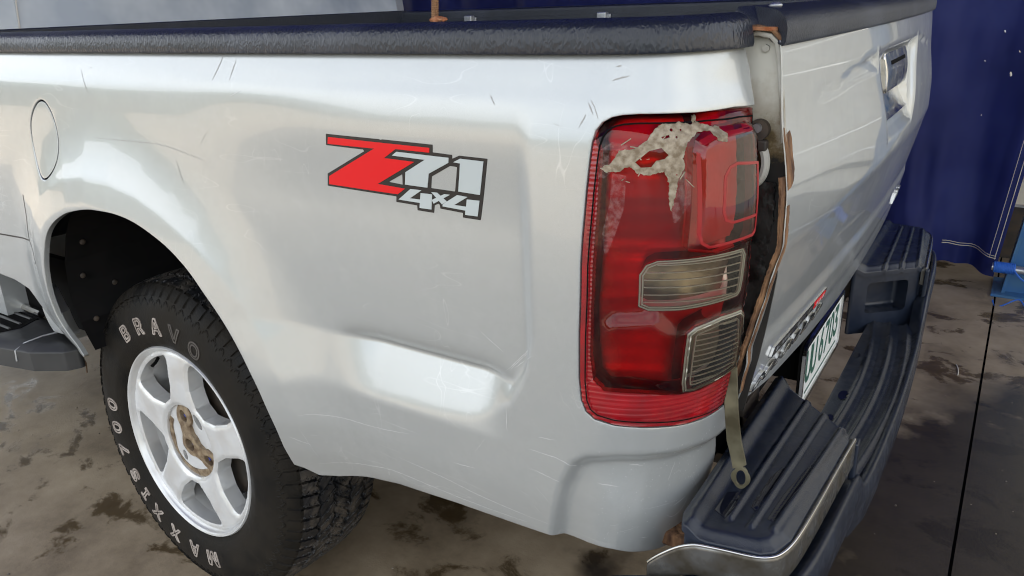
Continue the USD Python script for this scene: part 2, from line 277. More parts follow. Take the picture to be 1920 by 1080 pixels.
FUEL_K = np.array([(-.1834, 1.0888), (-.1577, 1.0704), (-.1437, 1.0262), (-.1536, .9774), (-.2001, .9430), (-.2357, .9624), (-.2462, 1.0237), (-.2184, 1.0714)])
_fc = CubicSpline(np.arange(9), np.vstack([FUEL_K, FUEL_K[:1]]), bc_type='periodic'); FUEL = _fc(np.linspace(0, 8, 64, endpoint=False))
def smooth_open(pts, n):
    p = np.array(pts); t = np.r_[0, np.cumsum(np.hypot(*np.diff(p, axis=0).T))]; return PchipInterpolator(t, p)(np.linspace(0, t[-1], n))
BOTTOM = [(.4009, .4647), (.4206, .461), (.4467, .4499), (.4868, .4548), (.5522, .4739), (.6375, .4937), (.7601, .5046), (.8497, .5088), (.9324, .5127), (.991, .5118), (1.0479, .515), (1.108, .507), (1.1656, .497), (1.2127, .490), (1.2554, .490), (1.2777, .511), (1.2837, .545), (1.2806, .6127), (1.258, .665), (1.2230, .7150)]
UP = [(1.2230, .760), (1.216, .7957), (1.200, .8699), (1.198, .9323), (1.2, .98), (1.2024, 1.0096), (1.2064, 1.0557), (1.2107, 1.0909), (1.2200, 1.1150), (1.2264, 1.1538), (1.2245, 1.172), (1.2225, 1.192)]
arch_s = smooth_open(ARCH[1:-1], 90)[::-1]                          # front to rear reversed below
BODY = BOTTOM + UP + [(-.62, 1.192), (-.62, .672), (-.52, .668), (-.462, .655), (-.43, .625), (-.37, .585), (-.30, .545), (-.25, .535)] + [tuple(p) for p in arch_s]
body_poly = fix(BODY)
cut = Polygon(LAMP[:25] + [(1.30, .7160), (1.30, 1.1150)]).buffer(.002)
body_poly = body_poly.difference(cut).difference(Polygon(FUEL).buffer(.0058))
bed = obj('bed_side', sheet(body_poly, .0064, SX(0), flange=.011, lip=.002), 'paint', truck, smooth=40)
fd = obj('fuel_door', sheet(Polygon(FUEL), .008, SX(-.0005), flange=.004, lip=.0008), 'paint', truck, smooth=40)
obj('fuel_recess', sheet(Polygon(FUEL).buffer(.012), .02, SX(-.005)), 'black', fd)
gap_l = [[(-.3392, .8908), (-.3415, .84), (-.3549, .7906)], [(-.56, .778), (-.44, .7837), (-.3526, .7902)], [(-.3526, .7902), (-.338, .770), (-.3266, .7461)]]
obj('panel_gap', sheet(unary_union([LineString(q).buffer(.0016) for q in gap_l]), .006, SX(.0004), flange=.0003), 'decalblack', bed)
DARKS = [[(.9994, 1.1291), (1.0063, 1.1164)], [(1.0024, 1.1314), (1.007, 1.1248), (1.0123, 1.1126)], [(.9974, 1.1162), (.9901, 1.1017)], [(.3599, 1.1787), (.3505, 1.1556), (.3406, 1.1399)], [(.3914, 1.1697), (.3816, 1.1407)], [(-.0376, 1.1506), (-.0234, 1.1281), (-.0129, 1.1072)], [(-.0068, 1.0323), (.1571, 1.0326), (.2944, 1.0131)], [(.2254, 1.0084), (.2407, .9696)], [(.8565, .9664), (.8572, .9637)], [(.8684, 1.1337), (.8756, 1.1232)], [(1.0267, 1.1525), (1.0476, 1.1568)], [(1.0306, 1.1662), (1.038, 1.1673)]]
LIGHTS = [[(.8322, .8156), (.8675, .7928)], [(.8691, .764), (.894, .7893), (.9188, .8158)], [(.8779, .769), (.913, .807)], [(.8844, .7724), (.9238, .807)], [(.4186, .5388), (.4608, .5278)], [(.4527, .5894), (.5218, .5999), (.6132, .6061), (.6908, .6178)], [(.659, .5604), (.7532, .5519), (.8138, .5425), (.933, .5361)], [(.4584, .4801), (.5547, .5064), (.6474, .5245), (.7161, .5220), (.786, .5202), (.8944, .5232)], [(.913, .6617), (.9464, .6607), (.9974, .6452)], [(.9135, .6299), (.9597, .6211)], [(.7742, .592), (.8141, .5953)], [(.8777, .7171), (.8776, .68)], [(1.1478, .5631), (1.1645, .5538), (1.193, .5723)], [(1.1592, .574), (1.1868, .5773)], [(1.1005, .5353), (1.1174, .5334)], [(1.1422, .6203), (1.1528, .6483)], [(.3851, 1.1176), (.4083, 1.1261)], [(1.0685, .6604), (1.0914, .6574)], [(.9286, .6854), (.9534, .6882)], [(1.0164, .626), (1.0535, .625)]]
def stroke(q, w):
    """a scratch that thins out to both ends and breaks up"""
    q = np.array(q); t = np.r_[0, np.cumsum(np.hypot(*np.diff(q, axis=0).T))]; n = max(6, int(t[-1] / .004)); u = np.linspace(0, t[-1], n)
    c = (PchipInterpolator(t, q)(u) if len(q) > 2 else np.c_[np.interp(u, t, q[:, 0]), np.interp(u, t, q[:, 1])]) + rng.normal(0, .00025, (n, 2)); d = np.gradient(c, axis=0); d /= np.linalg.norm(d, axis=1, keepdims=True) + 1e-9
    h = w * np.sin(np.pi * np.linspace(.04, .96, n))[:, None] ** .6 * (.4 + .9 * rng.random((n, 1))); nn = np.c_[-d[:, 1], d[:, 0]]
    return Polygon(np.vstack([c + nn * h, (c - nn * h)[::-1]])).buffer(0)
for k in range(20):                                                 # fine hairlines, mostly low on the side
    q = np.array([.42 + .78 * rng.random(), .52 + .13 * rng.random() ** 1.6]); a_ = rng.normal(-.05, .5); L_ = .012 + .07 * rng.random() ** 2
    LIGHTS.append([tuple(q), tuple(q + L_ * np.array([math.cos(a_), math.sin(a_)]))])
for k in range(3):
    q = np.array([-.28 + 1.4 * rng.random(), 1.0 + .165 * rng.random()]); a_ = rng.normal(.35, .6); L_ = .008 + .03 * rng.random() ** 2
    DARKS.append([tuple(q), tuple(q + L_ * np.array([math.cos(a_), math.sin(a_)]))])
def marks(L_, w, keep): return unary_union([stroke(q, w * (.38 if i >= keep else 1.)) for i, q in enumerate(L_)]).intersection(body_poly.buffer(-.003))
obj('scratches', sheet(marks(LIGHTS, .00050, 20), .008, SX(.0003), hb=.0025), 'scratch_light', bed, kind='stuff')
obj('scuffs', sheet(marks(DARKS, .0007, 12), .008, SX(.0003), hb=.0025), 'scratch_dark', bed, kind='stuff')
specks = unary_union([Point(1.02 + .20 * rng.random(), .53 + .16 * rng.random() ** .8).buffer(.0003 + .0006 * rng.random() ** 2, 2) for k in range(240)]).intersection(body_poly.buffer(-.004))
obj('paint_specks', sheet(specks, .008, SX(.0003), hb=.002), 'scratch_light', bed, kind='stuff')
# return of the sheet behind the lamp, and the black joint round it
# ---- decal
DC = {'outline': [(.5842, 1.0723), (.6838, 1.0712), (.6867, 1.0703), (.6894, 1.0713), (.774, 1.0697), (.7725, 1.0597), (.8032, 1.0586), (.8025, 1.0534), (.8045, 1.0543), (.8146, 1.0585), (.8568, 1.0578), (.8365, .9758), (.8088, .976), (.8097, .9823), (.7729, .984), (.7729, .9891), (.7702, .9905), (.7636, .9873), (.7611, .9767), (.7335, .9771), (.7337, .984), (.6972, .985), (.6987, .993), (.5665, .9948), (.5712, 1.0133), (.6536, 1.0527), (.6515, 1.0551), (.5805, 1.0563)],
      'ha': [(.6884, 1.0124), (.7154, 1.0259), (.7131, 1.0107)], 'hb': [(.7652, 1.0272), (.798, 1.0442), (.8091, 1.0435), (.8005, 1.01), (.7614, 1.0107)],
      'z': [(.5879, 1.0682), (.7685, 1.0654), (.7673, 1.0592), (.7108, 1.0599), (.6878, 1.0458), (.7396, 1.0446), (.6677, 1.0075), (.716, 1.0055), (.7022, .9964), (.5709, .9976), (.5739, 1.0099), (.6732, 1.0579), (.5845, 1.0583)],
      '7': [(.7121, 1.0562), (.7975, 1.0546), (.7962, 1.0481), (.7612, 1.0306), (.7557, 1.011), (.7176, 1.0116), (.7218, 1.029), (.7584, 1.049), (.7029, 1.0506)],
      '1': [(.8043, 1.0495), (.8155, 1.0548), (.8508, 1.0541), (.8394, 1.0098), (.806, 1.0109), (.8147, 1.0487)],
      '4': [(.726, 1.0061), (.7446, 1.0062), (.7227, .9927), (.7403, .9928), (.7428, 1.0021), (.7619, 1.0023), (.7578, .981), (.7378, .981), (.7393, .9881), (.7022, .9889)],
      'xa': [(.7613, 1.0055), (.7708, 1.0056), (.7852, .9952), (.7765, .9904)], 'xb': [(.7827, 1.0049), (.7914, 1.0048), (.7627, .9897), (.7605, .9946)],
      '4b': [(.8033, 1.0057), (.8194, 1.0048), (.7968, .9917), (.8157, .9913), (.8182, 1.0014), (.8377, 1.0018), (.8326, .9804), (.8131, .9802), (.814, .9861), (.7774, .9876), (.778, .9905)]}
DC = {k: [(.5695 + (a - .5665) * 1.014, b) for a, b in v] for k, v in DC.items()}
dec = obj('decal', sheet(rnd(fix(DC['outline']), .0006).difference(rnd(fix(DC['ha']), .0006)).difference(rnd(fix(DC['hb']), .0008)), .006, SX(.0005), flange=.0006, lip=0.0002), 'decalblack', truck, smooth=40)
for k, mt in (('z', 'decalred'), ('7', 'decalsilver'), ('1', 'decalsilver'), ('4', 'decalsilver'), ('4b', 'decalsilver')):
    obj('letter', sheet(fix(DC[k]), .006, SX(.0010), flange=.0005, lip=0.0001), mt, dec, smooth=40)
obj('letter', sheet(unary_union([fix(DC['xa']), fix(DC['xb'])]), .006, SX(.0010), flange=.0005, lip=0.0001), 'decalsilver', dec, smooth=40)

# ---- tail lamp
lampP = fix(LAMP)
BULGE = [(1.0136, .8503), (1.019, .8733), (1.0307, .8852), (1.0778, .8906), (1.1123, .8561), (1.1201, .7741), (1.0426, .7847), (1.0151, .8054)]
REVERSE = [(1.0565, .9359), (1.0634, .9484), (1.0753, .9537), (1.1138, .9546), (1.1538, .9556), (1.1775, .9559), (1.1829, .9467), (1.1791, .9015), (1.1751, .8956), (1.138, .8931), (1.1024, .8906), (1.0677, .8912), (1.0567, .8963)]
LOWER = [(1.113, .8589), (1.1211, .8671), (1.1514, .8753), (1.1832, .876), (1.1929, .8678), (1.2118, .8175), (1.2149, .7875), (1.2066, .7809), (1.1735, .7775), (1.137, .7733), (1.1229, .7751), (1.1185, .79)]
MODULE = [(1.1049, .9637), (1.1133, 1.0756), (1.1183, 1.089), (1.1331, 1.098), (1.1882, 1.1014), (1.1996, 1.0969), (1.2032, 1.0861), (1.1987, 1.0381), (1.1923, .9732), (1.1847, .9621), (1.1416, .9571)]
mod_p, low_p, rev_p, bul_p = (rnd(fix(q), .003) for q in (MODULE, LOWER, REVERSE, BULGE))
def lens_lift(s, z):
    return (.0025 + .009 * sstep(-sdist(mod_p, s, z), -.001, .009) + .0095 * sstep(-sdist(bul_p, s, z) / (.030 - .018 * sstep(z, .84, .868)), -.05, 1.) + .006 * sstep(-sdist(low_p, s, z), -.004, .004)
            - .006 * sstep(-sdist(lampP, s, z), .006, -.001) - .013 * sstep(z, 1.076, 1.122) ** 1.3 * (1 - sstep(s, 1.13, 1.17)))
def LX(extra): return lambda uv, d: surf(uv, d, lens_lift(uv[:, 0], uv[:, 1]) + extra)
STRIP = [(.985, 1.10), (1.0085, 1.094), (1.0171, 1.078), (1.0122, 1.0067), (1.0075, .9419), (1.0060, .8873), (1.0065, .8238), (1.011, .792), (.985, .77)]
BAND = [(.985, .792), (1.010, .792), (1.0251, .779), (1.0701, .7788), (1.1203, .772), (1.1506, .770), (1.1875, .775), (1.23, .784), (1.23, .70), (.985, .70)]
lamp = obj('tail_lamp', sheet(lampP.buffer(-.0015), .012, SX(-.050), flange=-.046, lip=.0004), 'housing', truck, smooth=40)
red = lampP.buffer(-.0022).difference(rev_p.buffer(.0003)).difference(low_p.buffer(.0003)).difference(mod_p.buffer(.0002)).difference(fix(STRIP)).difference(fix(BAND))
obj('red_lens', sheet(red, .0055, LX(0), flange=.006, lip=.0006), 'lens', lamp, smooth=50)
obj('stop_lens', sheet(mod_p, .0055, LX(0), flange=.014, lip=.0002), 'lens2', lamp, smooth=50)
obj('reverse_lens', sheet(rev_p, .006, LX(0), flange=.005, lip=.0002), 'clear', lamp, smooth=50)
obj('fog_lens', sheet(low_p, .006, LX(0), flange=.005, lip=.0002), 'clear', lamp, smooth=50)
def under(base, f): return lambda uv, d: surf(uv, d, base + f(uv[:, 0], uv[:, 1]))
def clipin(poly, lo): return fix(poly).intersection(lampP.buffer(-lo))
obj('side_reflector', sheet(clipin(STRIP, .0022), .0021, under(-.0002, lambda s, z: .0009 * np.sin(z * 2 * np.pi / .0058) * sstep(s, 1.0005, 1.003)), flange=.008), 'red_ret', lamp, smooth=40)
obj('lower_reflector', sheet(clipin(BAND, .0022).difference(fix(STRIP).buffer(.0003)).difference(low_p.buffer(.0004)), .0026, under(.0000, lambda s, z: .0008 * np.sin(z * 2 * np.pi / .0072)), flange=.008), 'red_ret', lamp, smooth=40)
obj('joint_line', sheet(lampP.buffer(-.0100).exterior.buffer(.0009), .004, LX(.0008)), 'black', lamp)
obj('reflector', sheet(lampP.buffer(-.008).difference(fix(STRIP)).difference(fix(BAND)), .005, under(-.034, lambda s, z: -.008 * np.cos(np.clip((s - 1.066) / .055, -2.2, 2.2)) + .0010 * np.abs(np.sin((z + .6 * (s - 1.06) ** 2) * np.pi / .021)) + .004 * np.sin(z * 44 + .4)), flange=.012), 'reflector', lamp, smooth=40)
obj('stop_reflector', sheet(mod_p.buffer(-.0022), .005, under(-.020, lambda s, z: .0012 * np.abs(np.sin((s + .2 * z) * np.pi / .0075)) - .008 * np.cos((s - 1.15) / .035)), flange=-.027, lip=.0002), 'stopback', lamp, smooth=40)
ring1 = LineString([(1.1172, 1.074), (1.1152, 1.0247), (1.1138, .9852), (1.1168, .9747), (1.1248, .9687), (1.1793, .9737), (1.1848, .9798), (1.1911, 1.0555), (1.160, 1.0595), (1.1506, 1.0565), (1.1437, 1.0469), (1.1398, 1.0079), (1.1428, .9978), (1.1518, .9938), (1.1861, .9965)])
obj('ring_line', sheet(ring1.buffer(.0015), .003, LX(.0004), flange=.0006), 'red_line', lamp, smooth=40)
obj('ring_line', sheet(LineString([(1.123, 1.086), (1.135, 1.091), (1.186, 1.0945)]).buffer(.0022), .003, LX(.0004), flange=.0006), 'red_line', lamp, smooth=40)
obj('reverse_reflector', sheet(rev_p.buffer(-.002), .006, under(-.022, lambda s, z: -.010 * np.cos((s - 1.10) / .05) + .004 * np.sin(z * 70 + s * 30)), flange=-.022, lip=.0002), 'smoke', lamp, smooth=40)
obj('fog_reflector', sheet(low_p.buffer(-.002), .006, under(-.022, lambda s, z: -.008 * np.cos((s - 1.165) / .05)), flange=-.022, lip=.0002), 'smoke', lamp, smooth=40)
for P, nm in ((rev_p, 'reverse_frame'), (low_p, 'fog_frame')):
    a = P.buffer(-.0002).difference(P.buffer(-.0018)); b = P.buffer(-.0034).difference(P.buffer(-.0046))
    obj(nm, sheet(unary_union([a, b]), .004, LX(-.0012), flange=.003), 'clearline', lamp, smooth=40)
for P, z0, z1, n, ins in ((rev_p, .902, .948, 6, .0058), (low_p, .790, .864, 11, .0125)):
    inner = P.buffer(-ins)
    for k in range(n):
        zz = z0 + (z1 - z0) * k / (n - 1); seg = inner.intersection(LineString([(1.0, zz), (1.3, zz - .002)]))
        if not seg.is_empty: obj('lens_rib', sheet(seg.buffer(.00034), .003, LX(-.0022), flange=.002), 'clearline', lamp)
inn = low_p.buffer(-.0105); obj('lens_rib', sheet(inn.difference(inn.buffer(-.0008)), .003, LX(-.0022), flange=.002), 'clearline', lamp)
GLUE = [(1.0164, 1.0588), (1.0288, 1.0654), (1.0376, 1.0794), (1.0546, 1.0813), (1.0684, 1.0913), (1.0756, 1.1003), (1.0845, 1.1058), (1.1039, 1.1066), (1.1182, 1.1032), (1.1219, 1.1125), (1.1266, 1.1123), (1.1245, 1.1069), (1.1297, 1.1032), (1.1495, 1.0989), (1.1524, 1.0909), (1.1491, 1.0844), (1.1391, 1.0872), (1.1366, 1.0967), (1.1209, 1.0955), (1.1089, 1.0863), (1.1023, 1.0697), (1.1034, 1.061), (1.0956, 1.0441), (1.0915, 1.0249), (1.088, 1.0125), (1.0858, 1.0233), (1.0873, 1.041), (1.0832, 1.0568), (1.0667, 1.052), (1.0538, 1.0554), (1.0474, 1.0623), (1.0372, 1.0569), (1.0234, 1.0546)]
g0 = fix(GLUE).difference(fix([(1.0525, 1.0667), (1.0679, 1.0795), (1.0813, 1.0826), (1.0891, 1.0738), (1.0839, 1.0689), (1.0756, 1.0674), (1.0704, 1.0606), (1.0589, 1.0598)])).difference(fix([(1.0803, 1.0935), (1.0906, 1.0956), (1.092, 1.0919), (1.0834, 1.0893)]))
gb = dens(np.array(g0.exterior.coords)[:-1], .0011)
gb = gb + .0016 * (np.c_[meshkit.fbm(np.c_[gb, gb[:, :1] * 0] * 420, 3, 3), meshkit.fbm(np.c_[gb, gb[:, :1] * 0] * 420, 3, 9)] - .5) * 2
g1 = Polygon(gb).buffer(0)
for h in g0.interiors: g1 = g1.difference(Polygon(h).buffer(-.0006))
for px, pz, r in ((1.077, 1.073, .0022), (1.0935, 1.0995, .0018), (1.098, 1.092, .0014), (1.104, 1.099, .0012), (1.062, 1.0665, .0012), (1.095, 1.052, .001)):
    g1 = g1.difference(Point(px, pz).buffer(r))
def glue_f(uv, d):
    p3 = np.c_[uv, uv[:, :1] * 0]; t = .0004 + .0013 * meshkit.fbm(p3 * 300, 3, 5)
    return surf(uv, 0, lens_lift(uv[:, 0], uv[:, 1]) + np.where(d > 0, .0002, t))
glue = obj('dried_glue', sheet(g1, .0016, glue_f, flange=.001, lip=.0003, hb=.0011), 'glue', lamp, smooth=40, label='flaky grey patch of dried glue across the top of the lamp')
fl = []
for k in range(12):
    q = np.array([1.018 + .095 * rng.random(), 1.035 + .055 * rng.random()]); a_ = rng.normal(.4, .5); L_ = .002 + .012 * rng.random() ** 2
    fl.append(LineString([q, q + L_ * np.array([math.cos(a_), math.sin(a_)])]).buffer(.00018 + .0003 * rng.random()))
obj('glue_flakes', sheet(unary_union(fl).difference(g1), .0012, lambda uv, d: surf(uv, 0, lens_lift(uv[:, 0], uv[:, 1]) + .0005 - d), flange=.0003, hb=.0008), 'glue', lamp, kind='stuff')
smear = unary_union([Polygon([(1.012, 1.052), (1.018, 1.078), (1.03, 1.086), (1.045, 1.083), (1.05, 1.072), (1.03, 1.060), (1.02, 1.05)]), Polygon([(1.031, 1.052), (1.042, 1.05), (1.039, 1.015), (1.030, .985), (1.022, .962), (1.020, .985), (1.028, 1.02)]), Polygon([(1.088, 1.06), (1.108, 1.05), (1.106, 1.02), (1.092, 1.0), (1.09, 1.02)])])
obj('glue_smear', sheet(smear.buffer(.002), .005, lambda uv, d: surf(uv, 0, lens_lift(uv[:, 0], uv[:, 1]) + .0003 - d)), 'haze', lamp)

# ---- rail trim of the bed, sides and front
def sweep(path_s, prof):
    s = np.asarray(path_s); p, n = plan(s), pnormal(s); prof = np.asarray(prof)
    P = np.zeros((len(s), len(prof), 3))
    for j, (o, z) in enumerate(prof):
        P[:, j, :2] = p + n * (o + .0145 * sstep(s, .95, 1.2))[:, None]; P[:, j, 0] += _lean(np.clip(z, .4, 1.2)) * sstep(s, .93, 1.2); P[:, j, 2] = z
    return P
prof = [(-.014, 1.1795), (-.0125, 1.184), (-.0135, 1.196), (-.0165, 1.206), (-.022, 1.2125), (-.031, 1.2165), (-.045, 1.2166), (-.070, 1.2150), (-.077, 1.2120), (-.080, 1.203), (-.080, 1.10), (-.076, 1.10), (-.074, 1.18), (-.03, 1.185)]
s_path = np.r_[np.linspace(-.62, .95, 60), np.linspace(.96, 1.224, 44)]
P = sweep(s_path, prof); P[:, :, 2] += .0006 * (meshkit.fbm(P * 14, 2, 3) - .5)
near_trim = capped(P)
# the end of the trim turns down and rounds off
obj('rail_trim', near_trim, 'trim', truck, smooth=45)
obj('rail_trim', mirror(near_trim), 'trim2', truck, smooth=45)
bedm = [box(-.60, 1.08, .08, 1.50, .96, .975), box(-.66, -.60, .02, 1.56, .72, 1.2195, .004)]
obj('bed_floor', bedm[0], 'trim2', truck); obj('bed_bulkhead', bedm[1], 'trim2', truck)
obj('bed_wall', box(-.60, 1.09, .055, .07, .97, 1.19), 'trim2', truck); obj('bed_wall', box(-.60, 1.09, 1.512, 1.525, .97, 1.19), 'trim2', truck)
for xx in (-.269, .25):
    hk = obj('tie_down_hook', box(xx - .016, xx + .016, 1.488, 1.512, 1.15, 1.196, .004), 'galv', truck)
    obj('hook_plate', box(xx - .024, xx + .024, 1.505, 1.5115, 1.16, 1.19, .002), 'galv', hk)
for xa_, xb_ in ((-.12, .10), (.36, .60)): obj('bed_groove', box(xa_, xb_, 1.5085, 1.5135, 1.168, 1.176), 'black', truck)
# rusty bolt standing in the rail
zz = np.linspace(0, 1, 60); bolt = tube(np.c_[np.full(60, .736) + .003 * zz, np.full(60, .045), 1.2145 + .032 * zz], .0046 + .0005 * (np.arange(60) % 4 < 2), 12)
bt = obj('rusty_bolt', bolt, 'rust', truck, label='rusty threaded bolt standing up out of the rail')
cl = trimesh.creation.icosphere(3, .010); cl.vertices *= [1.3, .8, .45]; cl.vertices *= (1 + .7 * (meshkit.fbm(cl.vertices * 260, 3, 4)[:, None] - .45)); cl.apply_translation((.742, .045, 1.2185)); obj('rust_clump', cl, 'rustlight', bt)

# ---- cab in front of the bed
cabp = [(-2.6, .40), (-.70, .40), (-.685, .62), (-.685, 1.19), (-.70, 1.32), (-.86, 1.74), (-1.0, 1.78), (-2.6, 1.78)]
cb = m3.CrossSection([np.array(cabp)]).extrude(1.64); cbm = tm(cb); v = cbm.vertices.copy(); cbm.vertices = np.c_[v[:, 0], 1.645 - 0 * v[:, 2] - (1.64 - v[:, 2]) , v[:, 1]]; cbm.fix_normals()
cab = obj('cab', cbm, 'paint', truck, smooth=30)
obj('rear_window', tm((np.array([[-.6815, .03, 1.205], [-.6815, 1.60, 1.205], [-.697, 1.60, 1.318], [-.697, .03, 1.318]]), np.array([[0, 1, 2, 3]]))), 'glass', cab)
obj('window_seam', tube([(-.6805, .20, 1.20), (-.690, .215, 1.30)], .0022, 6), 'string', cab)

# ---- tailgate
X0 = PchipInterpolator([.58, .64, .69, .743, .775, .856, .917, .95, 1.0, 1.10, 1.178, 1.20], [1.105, 1.126, 1.136, 1.143, 1.149, 1.167, 1.180, 1.187, 1.186, 1.172, 1.164, 1.158])
HANDLE = rnd(Polygon([(.735, 1.130), (1.035, 1.130), (1.020, 1.005), (.750, 1.005)]), .008)
POCKET = rnd(Polygon([(.64, 1.140), (1.125, 1.140), (1.03, .975), (.735, .975)]), .006)
WINGS = [Polygon([(.19, 1.106), (.632, 1.138), (.645, 1.112), (.50, 1.110)]), Polygon([(1.39, 1.106), (1.138, 1.138), (1.125, 1.112), (1.25, 1.110)])]
def tg_surf(uv, d=0., lift=0.):
    y, z = uv[:, 0], uv[:, 1]; t = (y - .13) / 1.32
    x = X0(z) + .014 * t + .016 * (1 - (2 * t - 1) ** 2)
    x = x - .012 * sstep(-sdist(POCKET, y, z), -.002, .018) - .016 * sstep(-sdist(HANDLE, y, z), -.001, .006)
    for w in WINGS: x = x - .006 * sstep(-sdist(w, y, z), -.001, .007)
    x = x + .005 * sstep(z, .80, .775) * sstep(z, .70, .735) - .0
    x = x + .0035 * (meshkit.fbm(np.c_[y * 2.2, z * 2.2, 0 * y], 2, 11) - .5)
    return np.c_[x + lift - d, y, z]
TX = lambda lift: (lambda uv, d: tg_surf(uv, d, lift))
ey = np.array([(.130, 1.185), (.130, 1.14), (.1305, 1.10), (.131, 1.07), (.1305, 1.03), (.132, 1.0), (.130, .96), (.1325, .93), (.129, .90), (.133, .872), (.130, .84), (.132, .81), (.129, .78), (.131, .755), (.134, .735), (.142, .715), (.165, .70)])
rim_y = dens(ey, .004); rim_y = rim_y[:-40] if False else rim_y
tgp = Polygon([tuple(p) for p in ey] + [(.30, .677), (.50, .660), (.8, .645), (1.2, .645), (1.42, .66), (1.452, .70), (1.452, 1.185)]).buffer(0)
tg = obj('tailgate', sheet(tgp, .0095, TX(0), flange=.0012, lip=.0004), 'paint', truck, smooth=40)
# torn rusty flange of the tailgate, peeled paint and black sealant in the open gap
def ragged(line, w0, w1, seed, step=.0015):
    """a ribbon beside a line of (y, z) points with uneven edges"""
    p = dens(np.array(line), step)[:-1]; n = len(line); t = np.r_[0, np.cumsum(np.hypot(*np.diff(np.array(line), axis=0).T))]; tt = np.arange(0, t[-1], step)
    c = np.c_[np.interp(tt, t, np.array(line)[:, 0]), np.interp(tt, t, np.array(line)[:, 1])]
    na = meshkit.fbm(np.c_[c * 55, c[:, :1] * 0], 4, seed) - .5; nb = meshkit.fbm(np.c_[c * 55, c[:, :1] * 0], 4, seed + 5) - .5
    na = na + .55 * (meshkit.fbm(np.c_[c * 260, c[:, :1] * 0], 3, seed + 2) - .5); nb = nb + .9 * (meshkit.fbm(np.c_[c * 300, c[:, :1] * 0], 3, seed + 3) - .5)
    a = c + np.c_[w0 + .006 * na, 0 * na]; b = c + np.c_[w1 + .006 * nb, 0 * nb]
    return Polygon(np.vstack([a, b[::-1]])).buffer(0)
edge_line = [(.130, 1.03), (.130, 1.0), (.132, .96), (.1315, .92), (.131, .87), (.130, .83), (.131, .79), (.131, .755)]
def in_gap(x_in): return lambda uv, d: np.c_[X0(uv[:, 1]) - x_in - d - .35 * (.13 - uv[:, 0]), uv[:, 0], uv[:, 1]]
obj('rusty_flange', sheet(ragged(edge_line, -.0055, .003, 3), .004, in_gap(.004), flange=.003, lip=.0003, hb=.0025), 'rust', tg, label='torn rusty edge of the tailgate skin')
patch = rnd(Polygon([(.1312, 1.088), (.140, 1.086), (.1395, 1.078), (.152, 1.082), (.157, 1.072), (.155, 1.05), (.158, 1.036), (.153, 1.022), (.145, 1.016), (.1315, 1.014)]), .001)
pb = dens(np.array(patch.exterior.coords)[:-1], .002); pb[:, 0] += .004 * (meshkit.fbm(np.c_[pb * 130, pb[:, :1] * 0], 3, 8) - .5); pb[:, 0] = np.maximum(pb[:, 0], .1308)
obj('rust_patch', sheet(Polygon(pb).buffer(0), .004, TX(.0006), flange=.0008, lip=.0002, hb=.002), 'rust', tg, label='bare rusty patch where the paint has peeled')
obj('rust_patch', sheet(ragged([(.1335, .995), (.134, .95), (.134, .90), (.1335, .86), (.1335, .80), (.1335, .75), (.137, .73)], -.003, .0075, 21), .003, TX(.0006), flange=.0008, lip=.0002, hb=.002), 'rust', tg)
jm = mat('burnt_jamb_paint', {'g': ('geometry', {}), 's': ('separate_xyz', {}), 'n': ('noise_texture', {'scale': 26., 'detail': 7., 'roughness': .7}), 'n2': ('noise_texture', {'scale': 9., 'detail': 4.}),
    'a': ('math', {'math_type': 'multiply_add', 'value2': .16, 'value3': .0}), 'b': ('math', {'math_type': 'subtract'}),
    'r': ('rgb_ramp', {'ramp': [(0, (.008, .007, .006)), (.03, (.012, .01, .008)), (.055, (.16, .11, .05)), (.09, (.46, .42, .33)), (.14, (.62, .60, .52)), (1, (.66, .64, .57))]}),
    'm': ('math', {'math_type': 'subtract', 'value2': 0.93}), 'p': ('principled_bsdf', {'roughness': .5})},
    [('g.position', 's.vector'), ('g.position', 'n.vector'), ('s.z', 'm.value1'), ('n.fac', 'a.value1'), ('m.value', 'b.value1'), ('a.value', 'b.value2'), ('b.value', 'r.fac'), ('r.color', 'p.base_color')])
jx = lambda uv, d: np.c_[uv[:, 0], .146 + d + .004 * np.sin(uv[:, 1] * 31 + 1), uv[:, 1]]
jp = Polygon([(1.06, .70), (1.150, .70), (1.163, .78), (1.178, .90), (1.180, 1.0), (1.168, 1.10), (1.158, 1.180), (1.150, 1.196), (1.06, 1.196)])
obj('tailgate_jamb', sheet(jp, .01, jx, flange=.004), jm, tg, label='scorched pale end of the tailgate')
blk = ragged([(1.150, 1.02), (1.152, .98), (1.150, .92), (1.142, .86), (1.132, .80), (1.124, .75), (1.120, .70)], -.06, .016, 13)
obj('black_sealant', sheet(blk, .006, lambda uv, d: np.c_[uv[:, 0], .141 + d + .006 * (meshkit.fbm(np.c_[uv * 60, uv[:, :1] * 0], 3, 2) - .5), uv[:, 1]], flange=.003), 'sealant', tg)
for zz_ in (1.176,): obj('jamb_bolt', trimesh.creation.cylinder(.0045, .004, sections=6, transform=trimesh.geometry.align_vectors([0, 0, 1], [0, 1, 0])).apply_translation((1.143, .143, zz_)), 'jamb', tg)
lt = obj('latch', trimesh.creation.cylinder(.0125, .012, sections=24, transform=trimesh.geometry.align_vectors([0, 0, 1], [0, 1, 0])).apply_translation((1.1435, .138, 1.083)), 'dark_metal', tg)
obj('latch_pin', trimesh.creation.cylinder(.0055, .010, sections=16, transform=trimesh.geometry.align_vectors([0, 0, 1], [0, 1, 0])).apply_translation((1.1435, .131, 1.086)), 'galv', lt)
obj('latch_plate', box(1.132, 1.156, .130, .142, 1.058, 1.072, .003), 'dark_metal', lt)
cr = np.linspace(-1.1, 1.1, 20); obj('latch_guard', tube(np.c_[1.139 + .016 * np.cos(cr), np.full(20, .136), 1.043 + .026 * np.sin(cr)], .0055, 8), 'jamb', lt)
